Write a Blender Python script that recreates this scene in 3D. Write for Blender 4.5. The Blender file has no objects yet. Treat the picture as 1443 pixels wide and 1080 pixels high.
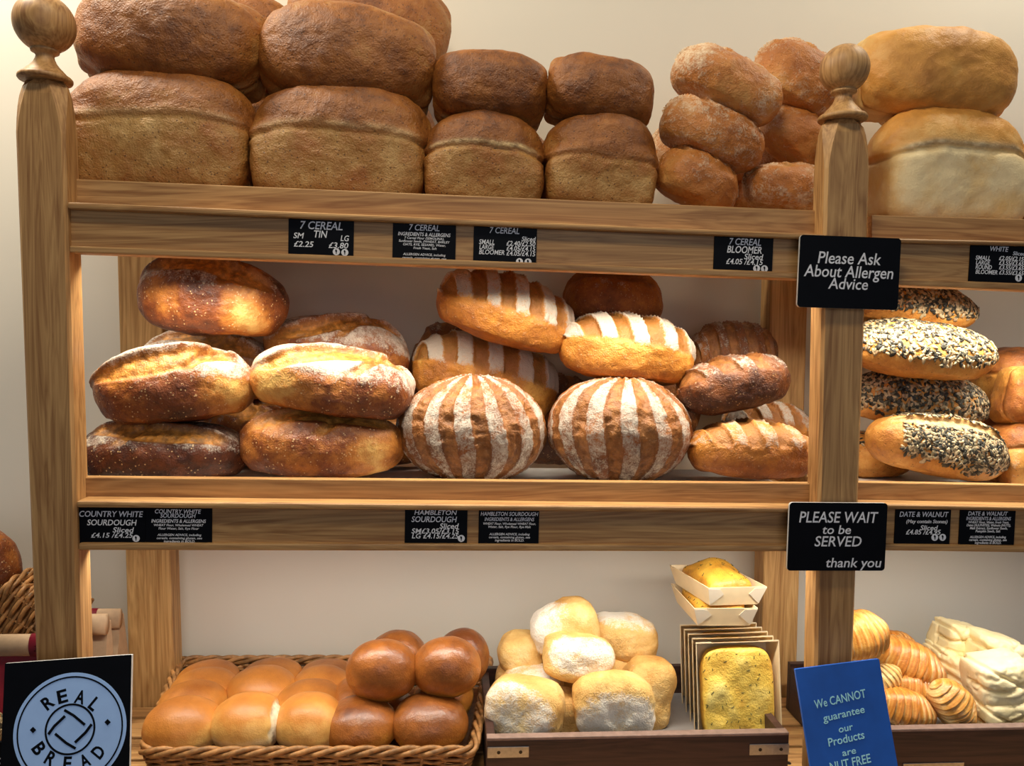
import bpy, bmesh, math, random
import numpy as np
from mathutils import Vector, Matrix

# ------------------------------------------------------------------ camera, world, lights, exposure
SC = bpy.context.scene
COL = SC.collection
F = 1100.0                                   # focal length in pixels of the 1443x1080 frame
CAM = Vector((0.0, -1.07, 1.45))
YAW, PITCH, ROLL = math.radians(4.2), math.radians(3.1), 0.018
fwd = Vector((math.sin(YAW)*math.cos(PITCH), math.cos(YAW)*math.cos(PITCH), -math.sin(PITCH)))
rgt = Vector((math.cos(YAW), -math.sin(YAW), 0))
upv = rgt.cross(fwd)
rgt, upv = rgt*math.cos(ROLL)+upv*math.sin(ROLL), upv*math.cos(ROLL)-rgt*math.sin(ROLL)
cd = bpy.data.cameras.new('camera'); co = bpy.data.objects.new('camera', cd); COL.objects.link(co)
M3 = Matrix((rgt, upv, -fwd)).transposed()
co.matrix_world = Matrix.Translation(CAM) @ M3.to_4x4()
cd.sensor_fit = 'HORIZONTAL'; cd.sensor_width = 36; cd.lens = F*36/1443; cd.clip_start = .02
SC.camera = co

SC.view_settings.view_transform = 'Standard'; SC.view_settings.look = 'None'
SC.view_settings.gamma = 1; SC.view_settings.use_curve_mapping = False
SC.view_settings.exposure = 0.0

w = bpy.data.worlds.new('world'); SC.world = w; w.use_nodes = True
w.node_tree.nodes['Background'].inputs[0].default_value = (0.80, 0.86, 1.0, 1)
w.node_tree.nodes['Background'].inputs[1].default_value = 0.10

def area(name, loc, target, sx, sy, power, color, spread=180):
    l = bpy.data.lights.new(name, 'AREA'); l.shape = 'RECTANGLE'; l.size = sx; l.size_y = sy
    l.energy = power; l.color = color; l.spread = math.radians(spread)
    o = bpy.data.objects.new(name, l); COL.objects.link(o); o.location = loc
    d = Vector(target)-Vector(loc)
    o.rotation_euler = d.to_track_quat('-Z', 'Y').to_euler()
    return o
WARM = (1.0, 0.92, 0.78)
area('ceiling_light_left', (-1.05, 0.02, 2.7), (-0.95, 0.37, 1.6), 0.3, 0.2, 22, (1, .92, .76))
area('ceiling_light_right', (1.15, 0.02, 2.7), (1.05, 0.37, 1.6), 0.3, 0.2, 7, (1, .91, .74))
area('track_light_front', (-0.1, -0.62, 2.7), (0.0, 0.15, 1.70), 0.6, 0.2, 8.8, (1, .88, .66))
area('shop_window', (0.5, -3.2, 1.9), (0.2, 0, 1.2), 2.4, 1.6, 13, (0.86, 0.90, 1.0))
area('strip_light_top_shelf', (0.02, 0.038, 1.555), (0.02, 0.10, 1.2), 1.02, 0.014, 2.9, WARM, 120)
area('strip_light_top_shelf_right', (0.80, 0.038, 1.545), (0.80, 0.10, 1.2), 0.50, 0.014, 1.6, WARM, 120)
area('strip_light_middle_shelf', (0.02, 0.036, 1.158), (0.02, 0.12, 0.8), 1.02, 0.014, 2.15, (1, .95, .85), 145)
area('strip_light_middle_shelf_right', (0.80, 0.036, 1.150), (0.80, 0.12, 0.8), 0.50, 0.014, 1.1, (1, .95, .85), 145)

# ------------------------------------------------------------------ helpers
def ray(px, py): return fwd + rgt*((px-721.5)/F) + upv*((540-py)/F)
def P(px, py, Y):
    """world point seen at a pixel of the photograph, on the plane that lies Y metres behind the rack's front"""
    d = ray(px, py); return CAM + d*((Y-CAM.y)/d.y)
def S(px, py, Y): return (P(px, py, Y)-CAM).dot(fwd)/F

def tag(o, label=None, cat=None, group=None, kind=None):
    if label: o['label'] = label
    if cat: o['category'] = cat
    if group: o['group'] = group
    if kind: o['kind'] = kind
    return o
def empty(name, loc):
    o = bpy.data.objects.new(name, None); COL.objects.link(o); o.location = loc; o.empty_display_size = .05; return o
def link(name, me, mat, parent=None, smooth=True):
    o = bpy.data.objects.new(name, me); COL.objects.link(o)
    for m in (mat if isinstance(mat, (list, tuple)) else [mat]): me.materials.append(m)
    if smooth: me.polygons.foreach_set('use_smooth', [True]*len(me.polygons))
    if parent: o.parent = parent
    return o
def npmesh(name, V, quads):
    me = bpy.data.meshes.new(name)
    me.vertices.add(len(V)); me.vertices.foreach_set('co', np.asarray(V, np.float32).ravel())
    q = np.asarray(quads, np.int32); n, k = q.shape
    me.loops.add(n*k); me.loops.foreach_set('vertex_index', q.ravel())
    me.polygons.add(n); me.polygons.foreach_set('loop_start', np.arange(n, dtype=np.int32)*k)
    me.polygons.foreach_set('loop_total', np.full(n, k, np.int32))
    me.update(calc_edges=True); me.validate()
    return me
def bm_mesh(name, bm):
    bmesh.ops.recalc_face_normals(bm, faces=bm.faces)
    me = bpy.data.meshes.new(name); bm.to_mesh(me); bm.free(); return me
def add_hexa(bm, c, bevel=0.0, seg=2):
    """eight corners: front TL TR BR BL, back TL TR BR BL"""
    vs = [bm.verts.new(v) for v in c]
    fs = [bm.faces.new([vs[i] for i in f]) for f in ((0,1,2,3),(5,4,7,6),(4,5,1,0),(3,2,6,7),(4,0,3,7),(1,5,6,2))]
    if bevel:
        es = list({e for f in fs for e in f.edges})
        bmesh.ops.bevel(bm, geom=es, offset=bevel, segments=seg, affect='EDGES', profile=.6)
def hexa_px(bm, quad, Y, depth, off=Vector((0,0,0)), bevel=.0015, seg=2):
    f = [P(x, y, Y)-off for x, y in quad]
    add_hexa(bm, f+[v+Vector((0, depth, 0)) for v in f], bevel, seg)
def box(bm, x0, x1, y0, y1, z0, z1, bevel=0.0):
    add_hexa(bm, [Vector(v) for v in ((x0,y0,z1),(x1,y0,z1),(x1,y0,z0),(x0,y0,z0),(x0,y1,z1),(x1,y1,z1),(x1,y1,z0),(x0,y1,z0))], bevel)
def lathe(bm, prof, seg=40, M=Matrix.Identity(4)):
    rings = []
    for r, z in prof:
        rings.append([bm.verts.new(M @ Vector((r*math.cos(2*math.pi*i/seg), r*math.sin(2*math.pi*i/seg), z))) for i in range(seg)])
    for a, b in zip(rings, rings[1:]):
        for i in range(seg): bm.faces.new((a[i], a[(i+1) % seg], b[(i+1) % seg], b[i]))
    bm.faces.new(rings[0][::-1]); bm.faces.new(rings[-1])
def tube(bm, pts, r, k=6, closed=False, taper=None):
    n = len(pts); rings = []
    for i, p in enumerate(pts):
        a = pts[i-1] if (i or closed) else p; b = pts[(i+1) % n] if (i < n-1 or closed) else p
        t = (b-a).normalized(); s = t.cross(Vector((0.13, 0.21, 1))).normalized(); u = s.cross(t)
        rr = r*(taper(i/(n-1)) if taper else 1)
        rings.append([bm.verts.new(p + s*rr*math.cos(2*math.pi*j/k) + u*rr*math.sin(2*math.pi*j/k)) for j in range(k)])
    m = n if closed else n-1
    for i in range(m):
        a, b = rings[i], rings[(i+1) % n]
        for j in range(k): bm.faces.new((a[j], a[(j+1) % k], b[(j+1) % k], b[j]))
    if not closed: bm.faces.new(rings[0][::-1]); bm.faces.new(rings[-1])

# value noise in numpy
def _hash(i, j, k, s):
    h = (i*374761393 + j*668265263 + k*2147483629 + s*974634613) & 0xFFFFFFFF
    h = ((h ^ (h >> 13))*1274126177) & 0xFFFFFFFF
    return ((h ^ (h >> 16)) & 0xFFFF)/65535.0
def vnoise(p, s=0):
    i = np.floor(p).astype(np.int64); f = p-i; f = f*f*(3-2*f)
    r = 0
    for a in (0, 1):
        for b in (0, 1):
            for c in (0, 1):
                wgt = (f[:,0] if a else 1-f[:,0])*(f[:,1] if b else 1-f[:,1])*(f[:,2] if c else 1-f[:,2])
                r = r + wgt*_hash(i[:,0]+a, i[:,1]+b, i[:,2]+c, s)
    return r*2-1
def fbm(p, s=0, o=3):
    r = 0; a = 1.0
    for k in range(o): r = r + a*vnoise(p*(2.03**k)+k*7.1, s+k); a *= .5
    return r/1.75
def sst(a, b, x):
    t = np.clip((x-a)/(b-a), 0, 1); return t*t*(3-2*t)

# ------------------------------------------------------------------ materials
def srgb(r, g, b):
    f = lambda c: (c/255/12.92) if c/255 <= .04045 else ((c/255+.055)/1.055)**2.4
    return (f(r), f(g), f(b), 1)
def newmat(name):
    m = bpy.data.materials.new(name); m.use_nodes = True
    nt = m.node_tree; return m, nt, nt.nodes['Principled BSDF']
def node(nt, t, **kw):
    n = nt.nodes.new(t)
    for k, v in kw.items():
        if k.startswith('i_'): n.inputs[int(k[2:]) if k[2:].isdigit() else k[2:]].default_value = v
        else: setattr(n, k, v)
    return n
def ramp(nt, stops, interp='LINEAR'):
    r = nt.nodes.new('ShaderNodeValToRGB'); r.color_ramp.interpolation = interp
    e = r.color_ramp.elements
    while len(e) < len(stops): e.new(.5)
    for q, (p, c) in zip(e, stops): q.position = p; q.color = c
    return r
def math_(nt, op, a, b=None, clamp=False):
    n = nt.nodes.new('ShaderNodeMath'); n.operation = op; n.use_clamp = clamp
    for i, v in enumerate((a, b)):
        if v is None: continue
        if isinstance(v, (int, float)): n.inputs[i].default_value = v
        else: nt.links.new(v, n.inputs[i])
    return n.outputs[0]
def mixc(nt, fac, a, b, mode='MIX'):
    n = nt.nodes.new('ShaderNodeMix'); n.data_type = 'RGBA'; n.blend_type = mode
    for s, v in ((n.inputs[0], fac), (n.inputs[6], a), (n.inputs[7], b)):
        if hasattr(v, 'is_output'): nt.links.new(v, s)
        else: s.default_value = v
    return n.outputs[2]
def coords(nt, scale, rnd=True):
    tc = node(nt, 'ShaderNodeTexCoord'); mp = node(nt, 'ShaderNodeMapping')
    mp.inputs['Scale'].default_value = scale
    if rnd:
        oi = node(nt, 'ShaderNodeObjectInfo'); mul = math_(nt, 'MULTIPLY', oi.outputs['Random'], 37.0)
        add = node(nt, 'ShaderNodeVectorMath', operation='ADD')
        nt.links.new(tc.outputs['Object'], add.inputs[0]); nt.links.new(mul, add.inputs[1])
        nt.links.new(add.outputs[0], mp.inputs['Vector'])
    else: nt.links.new(tc.outputs['Object'], mp.inputs['Vector'])
    return mp.outputs[0]
def noise(nt, vec, scale, detail=3, dist=0, rough=.55):
    n = node(nt, 'ShaderNodeTexNoise'); n.inputs['Scale'].default_value = scale; n.inputs['Detail'].default_value = detail
    n.inputs['Distortion'].default_value = dist; n.inputs['Roughness'].default_value = rough
    nt.links.new(vec, n.inputs['Vector']); return n.outputs['Fac']
def bump(nt, b, h, strength, dist):
    n = node(nt, 'ShaderNodeBump'); n.inputs['Strength'].default_value = strength; n.inputs['Distance'].default_value = dist
    nt.links.new(h, n.inputs['Height']); nt.links.new(n.outputs[0], b.inputs['Normal'])

def oak(name, axis, light=(214,168,108), dark=(150,104,58), rough=.5):
    m, nt, b = newmat(name)
    st = 1.6; cr = 26
    sc = [cr, cr, cr]; sc[axis] = st
    v = coords(nt, tuple(sc))
    n1 = noise(nt, v, 1.0, 4, 1.2)
    sc2 = [190, 190, 190]; sc2[axis] = 5
    n2 = noise(nt, coords(nt, tuple(sc2)), 1.0, 2, .3)
    wv = math_(nt, 'MULTIPLY', n1, 9.0); wv = math_(nt, 'FRACT', wv)
    rings = math_(nt, 'ABSOLUTE', math_(nt, 'SUBTRACT', wv, .5))
    f = math_(nt, 'ADD', math_(nt, 'MULTIPLY', rings, .55), math_(nt, 'MULTIPLY', n2, .75))
    f = math_(nt, 'ADD', f, math_(nt, 'SUBTRACT', math_(nt, 'MULTIPLY', n1, .6), .36))
    r = ramp(nt, [(.2, srgb(*dark)), (.55, srgb(*[(a*2+c)/3 for a, c in zip(light, dark)])), (.85, srgb(*light))])
    nt.links.new(f, r.inputs[0]); nt.links.new(r.outputs[0], b.inputs['Base Color'])
    b.inputs['Roughness'].default_value = rough
    bump(nt, b, n2, .12, .001)
    return m
OAK_X = oak('oak_grain_along', 0); OAK_Z = oak('oak_grain_upright', 2)
OAK_REAR = oak('oak_pale_upright', 2, (214,172,112), (158,114,64), .55)
def plain(name, col, rough=.5, metal=0, var=.06, sc=60, bmp=0):
    m, nt, b = newmat(name)
    n = noise(nt, coords(nt, (1,1,1)), sc, 3)
    c = srgb(*col); lo = tuple(max(0, x*(1-var*2)) for x in c[:3])+(1,); hi = tuple(min(1, x*(1+var)) for x in c[:3])+(1,)
    r = ramp(nt, [(.3, lo), (.7, hi)]); nt.links.new(n, r.inputs[0]); nt.links.new(r.outputs[0], b.inputs['Base Color'])
    b.inputs['Roughness'].default_value = rough; b.inputs['Metallic'].default_value = metal
    if bmp: bump(nt, b, n, bmp, .001)
    return m
WALL = plain('cream_paint', (228,220,204), .75, 0, .015, 3, .02)
FLOOR = plain('dark_tile', (90,84,78), .6)
BLACK = plain('black_card', (7,9,15), .5, 0, .1)
BLACK.node_tree.nodes['Principled BSDF'].inputs['Specular IOR Level'].default_value = .12
BLACKEDGE = plain('pale_card_edge', (190,190,188), .5)
BLUE = plain('blue_board', (22,92,190), .5, 0, .08, 20)
CHALK = plain('white_lettering', (246,246,250), .7)
PALEBLUE = plain('pale_blue_print', (166,202,255), .6, 0, .02)
CYANTXT = plain('pale_cyan_lettering', (176,238,246), .7, 0, .03)
PAPER = plain('white_paper', (222,214,204), .7, 0, .03, 40)
METAL = plain('brushed_steel', (190,188,184), .35, 1, .08, 200)
SCREW = plain('dark_screw', (70,66,60), .4, 1)
WENGE = oak('dark_stained_wood', 0, (82,52,42), (46,28,24), .45)
TRAYTOP = plain('worn_tray_edge', (150,122,108), .6, 0, .12, 90)
TRAYBASE = plain('grey_tray_base', (150,146,144), .5, 0, .04)
KRAFT = plain('kraft_paper', (188,156,122), .7, 0, .05, 90, .05)
CREAMBOARD = plain('cream_card', (238,214,170), .6, 0, .03, 40)
CREAMIN = plain('white_card', (236,222,196), .6, 0, .03, 40)
CRIMSON = plain('crimson_paper', (128,20,38), .5, 0, .08, 40)
WICKER = plain('wicker_willow', (178,126,72), .5, 0, .3, 70, .1)
WICKERD = plain('wicker_dark', (120,74,42), .55, 0, .3, 70, .1)
HERB = plain('rosemary', (62,70,34), .7, 0, .2)

def bread_mat(name, stops, crack, flour, rough=.55, blister=0.0, flecks=0.0, bmp=.35, fl_fine=.9, coat=0, nz=.30):
    """crust colour runs pale to dark with the bake; slashes and dusted flour lie where the loaf has them"""
    m, nt, b = newmat(name)
    v = coords(nt, (1,1,1))
    A = lambda n: node(nt, 'ShaderNodeAttribute', attribute_name=n).outputs['Fac']
    big = noise(nt, v, 26, 3); mid = noise(nt, v, 95, 4); fine = noise(nt, v, 420, 3)
    f = math_(nt, 'ADD', A('bake'), math_(nt, 'MULTIPLY', math_(nt, 'SUBTRACT', big, .5), nz*1.6))
    f = math_(nt, 'ADD', f, math_(nt, 'MULTIPLY', math_(nt, 'SUBTRACT', mid, .5), nz))
    f = math_(nt, 'ADD', f, math_(nt, 'MULTIPLY', math_(nt, 'SUBTRACT', fine, .5), nz*.45), True)
    r = ramp(nt, [(p, srgb(*c)) for p, c in stops]); nt.links.new(f, r.inputs[0])
    col = r.outputs[0]
    if blister:
        vo = node(nt, 'ShaderNodeTexVoronoi'); vo.inputs['Scale'].default_value = 190; nt.links.new(v, vo.inputs['Vector'])
        spot = math_(nt, 'LESS_THAN', vo.outputs['Distance'], .23)
        few = math_(nt, 'GREATER_THAN', mid, .52)
        col = mixc(nt, math_(nt, 'MULTIPLY', math_(nt, 'MULTIPLY', spot, few), blister), col, srgb(226,186,130))
    if flecks:
        vo = node(nt, 'ShaderNodeTexVoronoi'); vo.inputs['Scale'].default_value = 130; nt.links.new(v, vo.inputs['Vector'])
        spot = math_(nt, 'LESS_THAN', vo.outputs['Distance'], .16)
        col = mixc(nt, math_(nt, 'MULTIPLY', spot, flecks), col, srgb(70,38,18))
    cf = math_(nt, 'MULTIPLY', A('crack'), math_(nt, 'ADD', math_(nt, 'MULTIPLY', mid, .9), .5), True)
    cc = ramp(nt, [(.3, srgb(*[c*.62 for c in crack])), (.62, srgb(*crack))]); nt.links.new(mid, cc.inputs[0])
    col = mixc(nt, cf, col, cc.outputs[0])
    ff = math_(nt, 'ADD', A('flour'), math_(nt, 'MULTIPLY', math_(nt, 'SUBTRACT', mid, .5), fl_fine))
    ff = math_(nt, 'ADD', ff, math_(nt, 'MULTIPLY', math_(nt, 'SUBTRACT', fine, .5), fl_fine*.9))
    fr = ramp(nt, [(.36, (0,0,0,1)), (.78, (.92,.92,.92,1))]); nt.links.new(ff, fr.inputs[0])
    col = mixc(nt, fr.outputs[0], col, srgb(*flour))
    nt.links.new(col, b.inputs['Base Color'])
    rr = math_(nt, 'ADD', math_(nt, 'MULTIPLY', fr.outputs[0], .3), rough, True); nt.links.new(rr, b.inputs['Roughness'])
    b.inputs['Coat Weight'].default_value = coat; b.inputs['Coat Roughness'].default_value = .25
    h = math_(nt, 'ADD', mid, math_(nt, 'MULTIPLY', fine, .5))
    bump(nt, b, h, bmp, .004)
    return m
MB = {
 'cereal': bread_mat('cereal_crust', [(.05,(206,164,100)),(.3,(176,126,62)),(.55,(162,98,36)),(.8,(122,68,22)),(1,(70,36,12))], (226,190,132), (204,166,104), .48, 0, .65, .7, nz=.42),
 'white': bread_mat('white_tin_crust', [(.05,(248,224,172)),(.32,(236,194,122)),(.6,(222,158,74)),(.95,(160,96,34))], (216,190,146), (240,220,180), .5, 0, 0, .35, .9, 0, .2),
 'bloom': bread_mat('bloomer_crust', [(.05,(220,164,92)),(.36,(196,122,52)),(.65,(158,88,34)),(.95,(90,46,20))], (226,176,104), (236,212,178), .5, .25, .3, .6, nz=.4),
 'country': bread_mat('sourdough_crust', [(.05,(236,190,108)),(.3,(204,130,56)),(.55,(136,72,32)),(.8,(84,42,24)),(1,(48,24,16))], (232,158,70), (222,206,186), .40, .8, 0, .6, nz=.42),
 'hamble': bread_mat('striped_sourdough_crust', [(.05,(240,186,92)),(.32,(214,140,54)),(.6,(160,92,36)),(.95,(74,38,20))], (174,114,56), (212,200,182), .46, .35, 0, .8, nz=.38),
 'seeded': bread_mat('seeded_loaf_crust', [(.05,(236,186,104)),(.35,(216,150,68)),(.65,(170,100,42)),(.95,(84,46,24))], (238,202,140), (226,206,170), .5, 0, .4, .5, nz=.4),
 'bap': bread_mat('bap_crust', [(.05,(252,228,170)),(.3,(238,188,104)),(.55,(208,134,56)),(.95,(146,80,28))], (253,240,206), (250,236,206), .45, 0, 0, .2, .9, .1, .2),
 'bun': bread_mat('glazed_bun_crust', [(.05,(236,184,98)),(.3,(222,154,62)),(.55,(178,106,42)),(.95,(106,56,24))], (240,214,160), (240,214,160), .34, 0, 0, .35, .9, .3, .3),
 'ciab': bread_mat('ciabatta_crust', [(.05,(244,216,156)),(.35,(232,188,112)),(.65,(206,148,72)),(.95,(150,96,42))], (232,200,140), (246,238,222), .6, 0, 0, .7, .9, nz=.4),
 'foc': bread_mat('focaccia_crust', [(.05,(252,226,130)),(.35,(244,204,88)),(.65,(220,160,54)),(.95,(150,94,34))], (216,150,64), (250,230,160), .4, 0, 0, .5, .9, .1),
 'crois': bread_mat('croissant_crust', [(.05,(248,216,150)),(.3,(234,174,84)),(.55,(206,128,46)),(.9,(134,68,24))], (244,208,140), (246,222,176), .34, 0, 0, .35, .9, .2),
 'puff': bread_mat('pale_pastry_dough', [(.05,(248,232,190)),(.35,(242,222,166)),(.65,(230,202,134)),(.95,(206,168,100))], (246,230,190), (246,238,212), .55, 0, 0, .25),
}
# seed colours come as a per-seed value
def seed_mat():
    m, nt, b = newmat('mixed_seeds')
    a = node(nt, 'ShaderNodeAttribute', attribute_name='tone').outputs['Fac']
    r = ramp(nt, [(0,srgb(46,44,38)),(.3,srgb(74,70,58)),(.5,srgb(104,98,76)),(.66,srgb(178,156,116)),(.85,srgb(218,198,158)),(1,srgb(150,104,60))])
    nt.links.new(a, r.inputs[0]); nt.links.new(r.outputs[0], b.inputs['Base Color']); b.inputs['Roughness'].default_value = .42
    return m
SEEDS = seed_mat()

# ------------------------------------------------------------------ bread shapes
_cs = {}
def cubesphere(n):
    if n in _cs: return _cs[n]
    t = np.tan(np.linspace(-1, 1, n+1)*math.pi/4); V = []; Q = []; idx = {}
    for ax in range(3):
        for sg in (-1, 1):
            g = np.empty((n+1, n+1), int)
            for i in range(n+1):
                for j in range(n+1):
                    c = [0, 0, 0]; c[ax] = sg; c[(ax+1) % 3] = t[i]; c[(ax+2) % 3] = t[j]
                    k = tuple(round(x, 5) for x in c)
                    if k not in idx: idx[k] = len(V); V.append(c)
                    g[i, j] = idx[k]
            for i in range(n):
                for j in range(n):
                    q = (g[i,j], g[i+1,j], g[i+1,j+1], g[i,j+1])
                    Q.append(q if sg > 0 else q[::-1])
    V = np.array(V, float); V /= np.linalg.norm(V, axis=1)[:, None]
    _cs[n] = (V, np.array(Q)); return _cs[n]
def superq(p, n):
    s = (np.abs(p)**np.reshape(n, (-1, 1))).sum(1)**(-1/np.asarray(n)); return p*s[:, None]

def shape(kind, L, W, H, sd, n=40, **o):
    """vertices (metres, centred) and the crust maps of one loaf"""
    p, Q = cubesphere(n); N = len(p); rng = random.Random(sd)
    D = np.array([L, W, H])/2
    z0 = np.zeros(N); bake, crack, flour = z0+.5, z0.copy(), z0.copy()
    off = np.array([rng.uniform(0, 50) for _ in range(3)])
    nz = lambda sc, oc=3, k=0: fbm(q*D*sc+off, sd+k, oc)
    if kind == 'tin':
        nn = 2.7+5.0*sst(.25, -.35, p[:,2])
        q = superq(p, nn)
        zs = o.get('shred', .05) + .10*nz(16, 3, 5) - .14*np.abs(q[:,0])**4
        d = q[:,2]-zs
        dome = sst(-.02, .08, d); side = sst(.9, .6, np.abs(p[:,2]))
        crease = np.exp(-(d/.045)**2)*side
        k = 1-.06*np.clip(-q[:,2]+.1, 0, 1.1) + .022*dome*side - o.get('deep', .03)*crease
        V = q*D
        V[:,0] *= k; V[:,1] *= k
        V[:,2] *= 1 - np.where(q[:,2] > 0, .10*(np.abs(q[:,0])**2.2), 0)
        nrm = p
        V += nrm*(nz(9, 2, 21)*.008 + nz(18)*.004 + nz(60, 3, 3)*.0020 + (1-dome)*nz(45, 4, 14)*.0022)[:, None]
        bake = o.get('sb', .31) + o.get('db', .30)*dome + .16*sst(.35, 1.0, q[:,2]) + .22*nz(20, 3, 9)*(1-.5*dome) + .12*nz(45, 3, 13) + .12*sst(.8, 1, np.abs(q[:,0]))*(1-dome)
        br = o.get('burst', .5)
        crack = br*(.8+.6*nz(30, 2, 15))*np.exp(-((d-.085)/.055)**2)*side*sst(.95, .7, np.abs(q[:,0]))
        flour = .10+.12*(1-dome)+.10*nz(30, 3, 16)
    elif kind in ('batard', 'country', 'hamble', 'bloom', 'boule', 'seeded'):
        e = o.get('e', {'boule': 2.0, 'hamble': 2.35, 'seeded': 2.1}.get(kind, 2.3))
        q = superq(p, np.full(N, e))
        V = q*D
        if kind != 'boule':
            zb = -.62*D[2]; low = V[:,2] < zb
            V[:,2] = np.where(low, zb + (V[:,2]-zb)*.45, V[:,2])
            V[:,2] += D[2]*.10
        if o.get('point'):
            V[:,1:] *= (1-o['point']*np.abs(q[:,0])**2.5)[:, None]
        a = np.arctan2(q[:,2], -q[:,1])
        ends = np.sqrt(np.clip(1-q[:,0]**2, 0, 1))
        disp = nz(8, 2, 21)*.010 + nz(16)*.006 + nz(55, 3, 3)*.0022
        R = min(W, H)/2
        if kind == 'boule':
            phi = np.arctan2(q[:,0]*1.0, -q[:,1])
            per = o.get('per', .36); t = (phi+o.get('ph', 0)+.05*np.sin(q[:,2]*3))/per
            fr = np.abs((t % 1)-.5)*2                      # 1 in the middle of flour band, 0 mid slash
            wide = .48+.10*nz(9, 2, 11)
            slash = sst(wide+.05, wide-.05, fr)
            lip = np.exp(-((fr-wide-.05)/.08)**2)
            disp += R*(-.035*slash+.022*lip) + slash*nz(70, 4, 4)*.006
            crack = slash*(.75+.3*nz(40, 2, 8)); flour = (1-slash)*(.60 - .10*sst(.3, -.7, q[:,2]) + .30*nz(22, 3, 6)) - slash*.2
            flour *= sst(1.75, 1.35, np.abs(phi))
            bake = .66 + .24*sst(.3, -.7, q[:,2]) + .14*nz(18, 3, 2)  # flour fades and crust darkens low down: shade put into the colour
        elif kind == 'hamble':
            cnt = o.get('cnt', 5); sk = o.get('skew', .12)
            t = (q[:,0]+sk*(a-1.2))*cnt/2 + o.get('ph', 0)
            fr = np.abs((t % 1)-.5)*2
            lo_ = o.get('lo', .45)+.12*nz(12, 2, 12)
            up = sst(lo_-.12, lo_+.14, a)*sst(3.0, 2.6, a)
            wide = .50+.08*nz(10, 2, 11)
            slash = sst(wide+.06, wide-.06, fr)*up
            lip = np.exp(-((fr-wide-.06)/.1)**2)*up
            disp += R*(-.10*slash+.05*lip)
            crack = slash*.75
            flour = (1-slash)*up*(o.get('fl', .8)+.2*nz(20, 3, 6)) + .16*(1-up)
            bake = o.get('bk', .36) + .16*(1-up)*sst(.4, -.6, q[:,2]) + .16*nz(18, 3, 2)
        elif kind == 'country':
            a0 = o.get('a0', 1.0); k = o.get('k', -.35)
            d = a-(a0+k*q[:,0]+.10*np.sin(q[:,0]*3+sd)); wd = .30*ends+.02
            inside = sst(wd, wd*.6, np.abs(d))*sst(.9, .7, np.abs(q[:,0]))
            ear = np.exp(-((d-wd)/.10)**2)*ends
            d2 = q[:,0]-(o.get('x2', .45)+.35*(a-1.1)); in2 = sst(.10, .05, np.abs(d2))*sst(.35, .6, a)*sst(2.3, 1.9, a)
            disp += R*(-.09*inside+.15*ear-.09*in2)+inside*nz(60, 3, 4)*.003
            crack = np.maximum(inside*.85, in2*.7)
            flour = (o.get('fl', .42)+.50*nz(16, 3, 6))*sst(-.1, .6, a)*sst(3.1, 2.5, a)*(1-.8*crack)
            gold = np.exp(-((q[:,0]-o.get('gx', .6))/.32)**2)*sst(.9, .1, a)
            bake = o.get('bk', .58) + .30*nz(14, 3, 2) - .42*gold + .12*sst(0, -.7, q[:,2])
        elif kind == 'bloom':
            t = (q[:,0]*1.0+.5*(a-1.2))*1.6+o.get('ph', .2); fr = np.abs((t % 1)-.5)*2
            up = sst(.75, 1.2, a)*sst(2.9, 2.4, a)
            slash = sst(.34, .2, fr)*up; lip = np.exp(-((fr-.38)/.12)**2)*up
            disp += R*(-.12*slash+.08*lip)
            crack = slash*.8; flour = .40+.60*nz(12, 3, 6)+.18*up - slash*.3
            bake = .42+.2*nz(16, 3, 2)-.14*sst(0, -.8, q[:,2])
        elif kind == 'seeded':
            if o.get('slash'):
                d = a-(.92-.10*q[:,0]+.08*np.sin(q[:,0]*4)); wd = .22*ends
                inside = sst(wd, wd*.6, np.abs(d))*sst(.85, .6, np.abs(q[:,0])); ear = np.exp(-((d-wd)/.1)**2)*ends
                disp += R*(-.08*inside+.07*ear); crack = inside
            bake = .36+.16*nz(16, 3, 2)+.25*sst(.7, 1, q[:,0]); flour = .12+z0
        else:
            bake = o.get('bk', .5)+.16*nz(16, 3, 2); flour = o.get('fl', .2)+.2*nz(14, 3, 6)
        V += p*disp[:, None]
    elif kind in ('bap', 'bun'):
        q = superq(p, np.full(N, 2.1)); V = q*D
        zb = -.55*D[2]; V[:,2] = np.where(V[:,2] < zb, zb+(V[:,2]-zb)*.5, V[:,2]); V[:,2] += D[2]*.10
        V += p*(nz(14)*.0035+nz(60, 3, 3)*(.0004 if kind == 'bap' else .0009))[:, None]
        bake = o.get('bk', .45)+.08+.24*sst(.1, .95, q[:,2])+.14*nz(22, 3, 2)-.36*sst(.15, -.5, q[:,2])
        if o.get('torn'):
            tr = sst(.62, .8, q[:,0]+.12*nz(40, 3, 4)); crack = tr; bake -= .4*tr
            V[:,0] -= tr*D[0]*.10
        flour = z0+.05
    elif kind == 'ciab':
        q = superq(p, np.full(N, 3.4)); V = q*D
        V[:,2] *= 1-.14*q[:,0]**2
        V += p*(nz(18)*.008+nz(70, 3, 3)*.0018)[:, None]
        ang = rng.uniform(0, 6.28)
        face = sst(.35, .8, o.get('fx', .0)*q[:,0]-o.get('fy', .7)*q[:,1]+o.get('fz', .6)*q[:,2])
        flour = .12+face*(.62+.5*nz(20, 3, 6))+.12*nz(30, 3, 7)
        bake = .34+.26*nz(18, 3, 2)+.1*sst(.2, .9, q[:,2]); crack = z0
    elif kind == 'foc':
        q = superq(p, np.full(N, 4.5)); V = q*D
        dim = np.clip(nz(26, 2, 4), -.8, .8)
        top = sst(.3, .8, q[:,2])
        V[:,2] += top*o.get('rise', 0)*(1-q[:,0]**2)*(1-q[:,1]**2)
        V[:,2] += top*(dim*.007 + .004*(1-q[:,0]**2)) ; V += p*(nz(80, 2, 3)*.0008)[:, None]
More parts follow.
